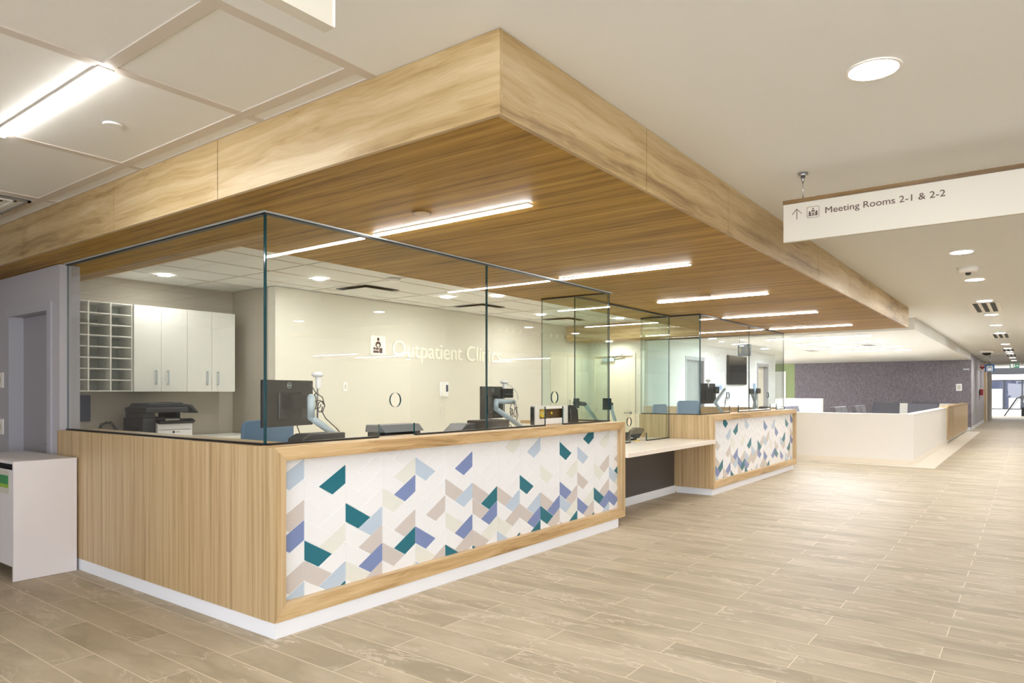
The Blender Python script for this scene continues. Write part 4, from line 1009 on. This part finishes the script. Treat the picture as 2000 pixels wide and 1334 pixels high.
MB().box(-.5, 1.15, 1.432, 1.468, 2.306, 2.56, 'sign_white').obj('sign_board', t)
MB().box(-.5, 1.155, 1.430, 1.470, 2.303, 2.3058, 'sign_white').obj('bottom_rail', t)
m = MB(); m.box(1.1505, 1.156, 1.43, 1.47, 2.306, 2.56, 'white_gloss'); m.obj('end_cap', t)
for x in (1.0, -.3):
    m = MB(); m.cyl((x, 1.45, 2.56), (x, 1.45, ZC-.002), .0025, 'steel', seg=8); m.obj('suspension_wire', t)

# ------------------------------------------------------------------ white half walls of the waiting area
def halfwall(name, lab, x0, x1, y0, y1, h, cap='white_paint', body='white_paint', skirt=None):
    t = thing(name, lab, 'half wall', (x0, y0, 0))
    MB().box(x0, x1, y0, y1, .001, h-.02, body).obj('body', t)
    MB().box(x0-.01, x1+.01, y0-.01, y1+.01, h-.0195, h, cap).obj('cap', t)
    if skirt:
        m = MB(); m.box(x0-.012, x0-.0005, y0-.012, y1, .005, .10, skirt); m.box(x0, x1, y0-.012, y0-.0005, .005, .10, skirt); m.obj('skirting', t)
    return t
halfwall('half_wall', 'long cream-white half wall facing the viewer right of the far counter', 14.7, 14.85, 1.735, 6.31, .955, skirt='cream_stone')
halfwall('half_wall', 'bright white half wall running away along the corridor to the oak cabinet', 14.87, 21.15, 1.745, 1.89, .955, skirt='cream_stone')
halfwall('half_wall', 'low white wall with dark-grey chairs in front, before the dark wallcovering at left', 25, 25.15, 5.62, 8.5, 1.14)
halfwall('half_wall', 'low white wall behind the wide grey bench, before the dark wallcovering', 28, 28.15, 1.93, 4.60, .96)
t = thing('oak_cabinet', 'oak panelled cabinet ending the corridor half wall', 'cabinet', (21.2, 1.72, 0))
MB().box(21.18, 28.4, 1.70, 1.92, .97, .99, 'oak_x').obj('top', t)
for a in range(4):
    x0 = 21.2 + 1.785*a; MB().box(x0+.004, x0+1.781, 1.72, 1.75, .1, .968, 'oak_z').obj('front_panel', t)
MB().box(21.2, 21.22, 1.751, 1.9, .1, .968, 'oak_z').obj('end_panel', t)
MB().box(21.221, 28.3, 1.80, 1.9, .001, .968, 'white_lam').obj('carcass', t)

# waiting chairs
def lounge(label, loc, rz, mat, group, w=.6):
    t = thing('lounge_chair', label, 'chair', loc, rz, group)
    m = MB(); m.prism([(.20, .44), (.30, .42), (.46, 1.0), (.38, 1.02), (.34, 1.01)], 'X', -w/2, w/2, mat, bevel=.012); m.obj('backrest', t, world=False)
    m = MB(); m.box(-w/2, w/2, -.28, .25, .34, .44, mat, bevel=.02); m.obj('seat', t, world=False)
    for x in (-w/2+.04, w/2-.04):
        for y in (-.24, .22): MB().cyl((x, y, 0.006), (x, y, .34), .015, 'steel', seg=10).obj('leg', t, world=False)
    return t
A_ = lounge('dark grey lounge chair just right of the far counter, nearer of the pair', (17.55, 4.38, 0), 0, 'chair_dark', 'paired lounge chairs beyond the far counter')
dup(A_, (18.17, 4.38, 0), 0, 'dark grey lounge chair just right of the far counter, farther of the pair')
B_ = lounge('taupe-faced lounge chair in the middle group, nearest', (17.6, 3.28, -.0), 0, 'chair_taupe', 'lounge chairs in the middle of the waiting area')
dup(B_, (18.22, 3.28, 0), 0, 'taupe-faced lounge chair in the middle group, second')
dup(B_, (19.6, 3.22, 0), 0, 'taupe-faced lounge chair in the middle group, third')
dup(B_, (20.25, 3.22, 0), 0, 'taupe-faced lounge chair in the middle group, farthest')
dup(A_, (16.5, 4.38, 0), 0, 'dark grey lounge chair peeking over the half wall at far left')
D_ = lounge('wide dark grey bench chair in front of the low white wall', (25.6, 3.86, 0), -PI/2, 'chair_dark', 'wide bench chairs', w=.80)
dup(D_, (24.2, 2.65, 0), -PI/2, 'wide dark grey bench chair close to the oak cabinet, left one')
dup(D_, (26.8, 2.85, 0), -PI/2, 'wide dark grey bench chair close to the oak cabinet, right one')

# ------------------------------------------------------------------ doors, screen and signs on the far walls
def side_door(name, x0, x1, h, mat, yb):
    d = thing(name, None, None, (x0, yb, 0)); d['kind'] = 'structure'
    m = MB(); m.box(x0-.03, x0+.04, yb-.012, yb+.18, 0, h+.04, 'frame_grey'); m.box(x1-.04, x1+.03, yb-.012, yb+.18, 0, h+.04, 'frame_grey'); m.box(x0+.04, x1-.04, yb-.012, yb+.18, h-.04, h+.04, 'frame_grey'); m.obj('door_frame', d)
    MB().box(x0+.042, x1-.042, yb+.12, yb+.16, .008, h-.042, mat).obj('door_leaf', d)
    m = MB(); m.cyl((x1-.12, yb+.12, .95), (x1-.12, yb+.07, .95), .012, 'steel'); m.cyl((x1-.12, yb+.07, .95), (x1-.25, yb+.07, .95), .01, 'steel'); m.obj('door_handle', d)
side_door('door_4', 15.1, 16.2, 2.15, 'door_dark', 6.32)
side_door('door_5', 20.3, 21.3, 2.15, 'door_beige', 6.32)
d = thing('door_6', None, None, (29.4, 8.6, 0)); d['kind'] = 'structure'
m = MB(); m.box(29.38, 29.45, 8.0, 9.3, 2.14, 2.2, 'white_paint'); m.box(29.38, 29.45, 8.0, 8.05, 0, 2.14, 'white_paint'); m.obj('door_frame', d); MB().box(29.45, 29.5, 8.05, 9.3, .01, 2.14, 'white_lam').obj('door_leaf', d)
t = thing('wall_screen', 'black wall-mounted screen on the white corridor wall between two doors', 'screen', (18.4, 6.3, 1.9))
MB().box(17.75, 19.15, 6.25, 6.315, 1.56, 2.32, 'black', bevel=.005).obj('casing', t); MB().box(17.77, 19.13, 6.246, 6.2495, 1.58, 2.30, 'screen').obj('screen', t)
m = MB(); m.box(17.0, 17.4, 6.31, 6.318, 1.42, 1.53, 'sign_blue_light'); solo('wall_plate', m, 'small blue plate on the white wall left of the screen', 'sign', None, (17.2, 6.32, 1.5))
m = MB(); m.box(19.9, 20.1, 6.31, 6.318, 1.25, 1.6, 'sign_blue_light'); solo('door_sign', m, 'narrow blue sign on the white wall left of the beige door', 'sign', None, (20, 6.32, 1.42))
# washroom sign hanging behind the far counter
t = thing('washroom_sign', 'blue washroom and wheelchair sign hanging behind the far glass', 'sign', (13.35, 4.4, 2.2))
me = shape_mesh([rrect(-.125, .125, -.115, .115, .015)], .03); m = MB(); m.join_mesh(me, face_nx(13.4, 4.42, 2.17), 'sign_blue_light'); m.obj('plate', t)
m = MB(); F = face_nx(13.383, 4.42, 2.17) @ Matrix.Scale(.45, 4, (1, 0, 0)) @ Matrix.Scale(.6, 4, (0, 1, 0))
pic(m, circ(-.17, .09, .022, 14), F, 'letter'); pic(m, [(-.22, .06), (-.12, .06), (-.12, 0), (-.14, -.01), (-.14, -.11), (-.20, -.11), (-.20, -.01), (-.22, 0)], F, 'letter')
pic(m, circ(.09, .10, .02, 14), F, 'white_paint'); m.join_mesh(shape_mesh([circ(.10, -.04, .07), circ(.10, -.04, .055)], .003), F, 'white_paint'); bar(m, (.09, .075), (.10, -.01), .018, F, 'white_paint'); bar(m, (.10, -.01), (.15, -.01), .018, F, 'white_paint'); bar(m, (.15, -.01), (.175, -.08), .018, F, 'white_paint')
m.obj('pictogram', t)
m = MB(); m.cyl((13.4, 4.33, 2.286), (13.4, 4.33, ZC-.002), .004, 'steel', seg=8); m.cyl((13.4, 4.51, 2.286), (13.4, 4.51, ZC-.002), .004, 'steel', seg=8); m.obj('suspension_wire', t)
# far corridor: plates and signs
m = MB(); m.box(29.385, 29.399, 1.96, 2.14, 1.40, 1.65, 'white_gloss', bevel=.002); m.box(29.38, 29.385, 2.0, 2.1, 1.45, 1.6, 'sign_white'); solo('wall_plate', m, 'white control plate on the dark wallcovering', 'switch', None, (29.4, 2.05, 1.52))
m = MB(); m.box(29.36, 29.399, 1.74, 1.92, 2.14, 2.19, 'silver'); solo('wall_plate', m, 'small silver strip high at the corner of the dark wallcovering', 'wall fitting', None, (29.4, 1.83, 2.16))
t = thing('heart_sign', 'small white sign with a red heart on the grey corridor wall', 'sign', (33.8, 1.6, 2.35))
MB().box(33.5, 33.52, 1.42, 1.685, 2.2, 2.48, 'white_gloss').obj('plate', t)
m = MB(); F = face_nx(33.498, 1.55, 2.33)
h_ = [(.09*math.sin(a)**3*.9, (.07*math.cos(a)-.028*math.cos(2*a)-.012*math.cos(3*a)-.006*math.cos(4*a))) for a in [2*PI*k/40 for k in range(40)]]
pic(m, h_, F, 'red'); pic(m, rrect(-.09, .09, .095, .125, .004), F, 'red'); m.obj('heart', t)
t = thing('fire_alarm', 'red fire alarm box on the grey corridor wall', 'fire alarm', (34.5, 1.6, 1.35))
MB().box(34.2, 34.6, 1.56, 1.685, 1.22, 1.47, 'red', bevel=.01).obj('housing', t); MB().box(34.0, 34.19, 1.62, 1.685, 1.30, 1.40, 'dark_grey').obj('strobe', t)
t = thing('elevator_sign', 'dark blue hanging sign with people pictogram at the corridor end', 'sign', (31, 1.2, 2.5))
MB().box(31, 31.04, 1.06, 1.36, 2.10, 2.38, 'sign_blue').obj('plate', t); m = MB(); m.cyl((31.02, 1.2, 2.38), (31.02, 1.2, ZC-.002), .01, 'steel', seg=8); m.obj('suspension_wire', t)
m = MB(); F = face_nx(30.998, 1.21, 2.24)
for x in (-.045, .045): bar(m, (x-.02, .06), (x, .09), .012, F, 'yellow'); bar(m, (x+.02, .06), (x, .09), .012, F, 'yellow')
m.join_mesh(shape_mesh([rrect(-.09, .09, -.11, .05, .005), rrect(-.08, .08, -.10, .04, .005)], .003), F, 'letter')
for x in (-.04, 0, .04): pic(m, circ(x, 0, .012, 12), F, 'letter'); pic(m, rrect(x-.014, x+.014, -.08, -.02, .006), F, 'letter')
m.obj('pictogram', t)
t = thing('exit_sign', 'green and white running-man exit sign at the corridor end', 'exit sign', (38, .57, 2.5))
MB().box(38, 38.05, .40, .75, 2.42, 2.62, 'exit_green').obj('housing', t)
m = MB(); F = face_nx(37.998, .575, 2.52)
pic(m, rrect(-.14, -.05, -.085, .085, .004), F, 'white_gloss'); pic(m, circ(.0, .05, .018, 12), F, 'white_gloss'); bar(m, (0, .03), (-.01, -.02), .03, F, 'white_gloss'); bar(m, (-.01, -.02), (.03, -.05), .02, F, 'white_gloss'); bar(m, (-.01, -.02), (-.04, -.07), .02, F, 'white_gloss'); bar(m, (.05, 0), (.13, 0), .022, F, 'white_gloss'); pic(m, [(.10, .04), (.15, 0), (.10, -.04)], F, 'white_gloss')
m.obj('pictogram', t); m = MB(); m.cyl((38.02, .57, 2.62), (38.02, .57, ZC-.002), .01, 'steel', seg=8); m.obj('bracket', t)
# stair railing and things across the atrium
t = thing('stair_railing', 'black stair railing sloping up at the far corridor end', 'railing', (47.5, 1.1, 0))
m = MB(); m.cyl((47.6, 1.18, .01), (47.6, .60, 1.02), .035, 'black'); m.cyl((47.6, .60, 1.02), (47.6, -.6, 1.02), .035, 'black'); m.cyl((47.6, 1.10, .01), (47.6, .54, .95), .015, 'black'); m.obj('handrail', t)
m = MB()
for k in range(8): m.cyl((47.6, .55-.14*k, .02), (47.6, .55-.14*k, 1.0), .008, 'black', seg=6)
m.obj('balusters', t)
m = MB(); m.box(47.8, 47.85, -.8, .42, .005, .5, 'dark_grey'); solo('dark_planter', m, 'dark grey low panel behind the stair railing', 'panel', None, (47.8, 0, 0))
for x, y0, y1, h_, nm, lab, mt in ((56, 1.5, 2.2, 1.55, 'storage_cabinet', 'tall pale cabinet behind the far windows', 'white_lam'), (56, .55, 1.15, .95, 'storage_cabinet', 'shorter white cabinet behind the far windows', 'white_gloss')):
    t = thing(nm, lab, 'cabinet', (x, y0, 0)); MB().box(x, x+.5, y0, y1, .001, h_, mt).obj('body', t); MB().box(x-.02, x-.001, y0+.02, y1-.02, h_/2+.01, h_-.03, mt).obj('cabinet_door', t); MB().box(x-.02, x-.001, y0+.02, y1-.02, .05, h_/2-.01, mt).obj('cabinet_door', t)
t = thing('desk', 'pale desk with monitors behind the far windows', 'desk', (57, .2, 0)); MB().box(57, 57.6, -.8, .5, .70, .74, 'oak_y').obj('desk_top', t)
for y in (-.78, .48): MB().box(57.02, 57.58, y-.02, y+.02, .001, .699, 'white_lam').obj('leg', t)
monitor('computer_monitor', 'dark monitor on the desk behind the far windows, left one', (57.3, .3, 1.0), -PI/2, logo=False, group='far monitors'); monitor('computer_monitor', 'dark monitor on the desk behind the far windows, right one', (57.3, -.35, 1.0), -PI/2, logo=False, group='far monitors')

# ------------------------------------------------------------------ area lights for atrium daylight and the room behind the facade
LW = (1.0, .93, .82)
area('atrium_daylight', (51.5, 0, 5.0), 5, 14, 110, (.92, .96, 1))
area('facade_room_light', (57, 0, 2.68), 5, 10, 35, (.92, .97, 1))
